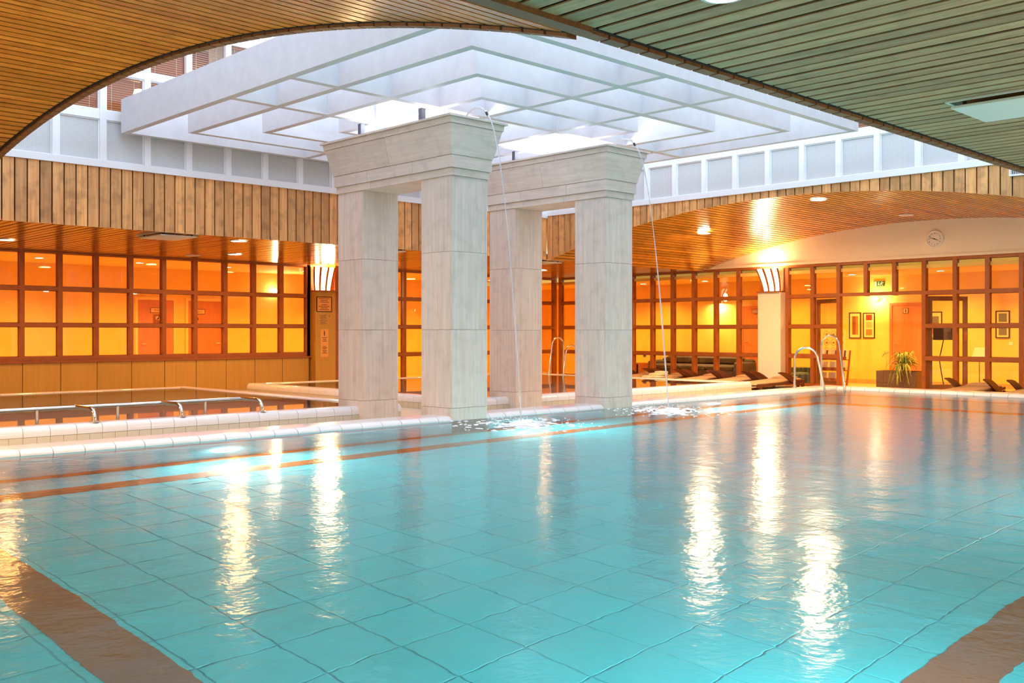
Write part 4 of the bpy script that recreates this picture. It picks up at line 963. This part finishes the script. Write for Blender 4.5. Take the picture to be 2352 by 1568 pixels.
cb = thing('low_cabinet', 'low red brown cabinet with a dark open front, left of the sofa', 'cabinet', (23.5, 18.5, 0))
for a in ((18.10, 18.14, 0, .40), (18.86, 18.90, 0, .40), (18.14, 18.86, .36, .40), (18.14, 18.86, 0, .05)): box('panel', M['rack_wood'], cb, 23.2, 23.65, *a)
box('back', M['black'], cb, 23.62, 23.645, 18.14, 18.86, .05, .36); box('door', M['rack_wood'], cb, 23.19, 23.21, 18.14, 18.48, .05, .36)
wg = thing('wall_lamp', 'bright uplit wall lamp seen through the panes left of the white pier', 'lamp', (X1, 16.25, 2.2))
MB().loft([[(X1 - .09 + q*math.cos(a*PI/8), 16.25 + q*math.sin(a*PI/8), z) for a in range(16)] for z, q in ((2.14, .03), (2.16, .055), (2.3, .06), (2.32, .05))]).build('shade', M['steel'], wg, True); box('bracket', M['steel'], wg, X1 - .06, X1, 16.23, 16.27, 2.2, 2.24)
area('lamp_light', wg, (X1 - .09, 16.25, 2.12), 30, WARM2, .10)
# standing screen, cable, white board
ss = thing('standing_screen', 'dark flat screen on a thin bent stand behind the panes right of the doorway', 'screen', (22.5, 9.25, 0))
MB().tube([(22.45, 9.20, .01), (22.44, 9.26, .35), (22.43, 9.31, .70), (22.45, 9.24, 1.05), (22.46, 9.22, 1.2)], .012, 8).build('stand', M['black'], ss, True)
MB().cyl(22.45, 9.20, 0, .02, .16, 24).build('base', M['black'], ss)
MB().cbox(22.40, 22.44, 9.02, 9.44, 1.13, 1.40, .006).build('screen', M['screen'], ss); MB().cbox(22.395, 22.3999, 9.03, 9.20, 1.14, 1.39, .001).build('grey_half', M['greyp'], ss)
wb = thing('menu_stand', 'white tilted board on a slim stand behind the far right panes', 'stand', (23.0, 8.65, 0))
MB().loft([[(23.0 + .12 * k, 8.50 - .06 * k, .70 + .26 * k), (23.02 + .12 * k, 8.50 - .06 * k, .70 + .26 * k), (23.02 + .12 * k, 8.84 - .04 * k, .70 + .26 * k), (23.0 + .12 * k, 8.84 - .04 * k, .70 + .26 * k)] for k in (0, 1)]).build('board', M['paper'], wb)
MB().tube([(23.05, 8.67, 0), (23.05, 8.67, .76)], .015, 8).build('stem', M['steel'], wb, True); MB().cyl(23.05, 8.67, 0, .02, .15, 20).build('base', M['steel'], wb)
for i in range(8): downlight(22.95, 5.2 + i * 2.15, 2.72, 'round downlight in the east room, %s counted from the right end' % ordn[i], power=27, color=(1, .50, .06), r=.08, spread=2.3, group='round downlights in the east room')

# ------------------------------------------------------------------ north room
plain_door('door_5', 'orange door with a framed nameplate, behind the fifth window bay', 'x', 10.42, 11.47, 2.17, Y1, handle_left=True)
plain_door('door_6', 'orange door with a nameplate and picture, behind the seventh window bay', 'x', 11.73, 12.80, 2.17, Y1)
def nameplate(label, x, z, txt):
    t = thing('name_plate', label, 'sign', (x, Y1 - .04, z)); y = Y1 - .036
    box('plate', M['notice'], t, x - .17, x + .17, y - .006, y, z - .055, z + .055); fr = MB()
    for a in ((x - .18, x - .17, z - .065, z + .065), (x + .17, x + .18, z - .065, z + .065), (x - .17, x + .17, z + .055, z + .065), (x - .17, x + .17, z - .065, z - .055)): fr.box(a[0], a[1], y - .010, y, a[2], a[3])
    fr.build('frame', M['picframe'], t); text(txt, .065, M['ink'], t, (x, y - .008, z), (PI / 2, 0, 0))
nameplate('framed nameplate on the left orange door', 10.98, 1.85, 'MUD I'); nameplate('framed nameplate on the right orange door', 12.08, 1.83, 'MUD II')
def doorpic(label, x, z, a, b):
    t = thing('door_picture', label, 'picture', (x, Y1 - .04, z)); y = Y1 - .036; box('sheet', M[a], t, x - .105, x + .105, y - .005, y, z - .13, z + .13)
    m = MB(); m.disc_y(y - .007, y - .005, x + .0, z + .04, .045, 14); m.disc_y(y - .007, y - .005, x + .03, z + .02, .035, 12); m.build('print', M[b], t); box('strip', M['picframe'], t, x - .105, x + .105, y - .006, y - .005, z - .13, z - .105)
doorpic('brown picture below the nameplate on the left orange door', 10.98, 1.62, 'brownp', 'notice'); doorpic('orange picture with a dark shape on the right orange door', 12.02, 1.62, 'orange', 'black')
wl = thing('wall_lamp', 'bright lamp on the wall of the north room near the sconce', 'lamp', (14.25, Y1, 2.42))
MB().loft([[(14.25 + q*math.cos(a*PI/8), Y1 - .12 + q*math.sin(a*PI/8), z) for a in range(16)] for z, q in ((2.36, .03), (2.38, .06), (2.45, .065), (2.48, .04))]).build('globe', M['lamp'], wl, True); box('bracket', M['steel'], wl, 14.23, 14.27, Y1 - .1, Y1, 2.36, 2.40); area('lamp_light', wl, (14.25, Y1 - .25, 2.42), 12, WARM2, .12, (-PI / 2, 0, 0))
for i in range(9): downlight(3.2 + i * 2.2, 22.3, 2.90, 'round downlight in the north room, %s counted from the left end' % ordn[i], power=30, color=(1, .50, .06), r=.08, spread=2.3, group='round downlights in the north room')
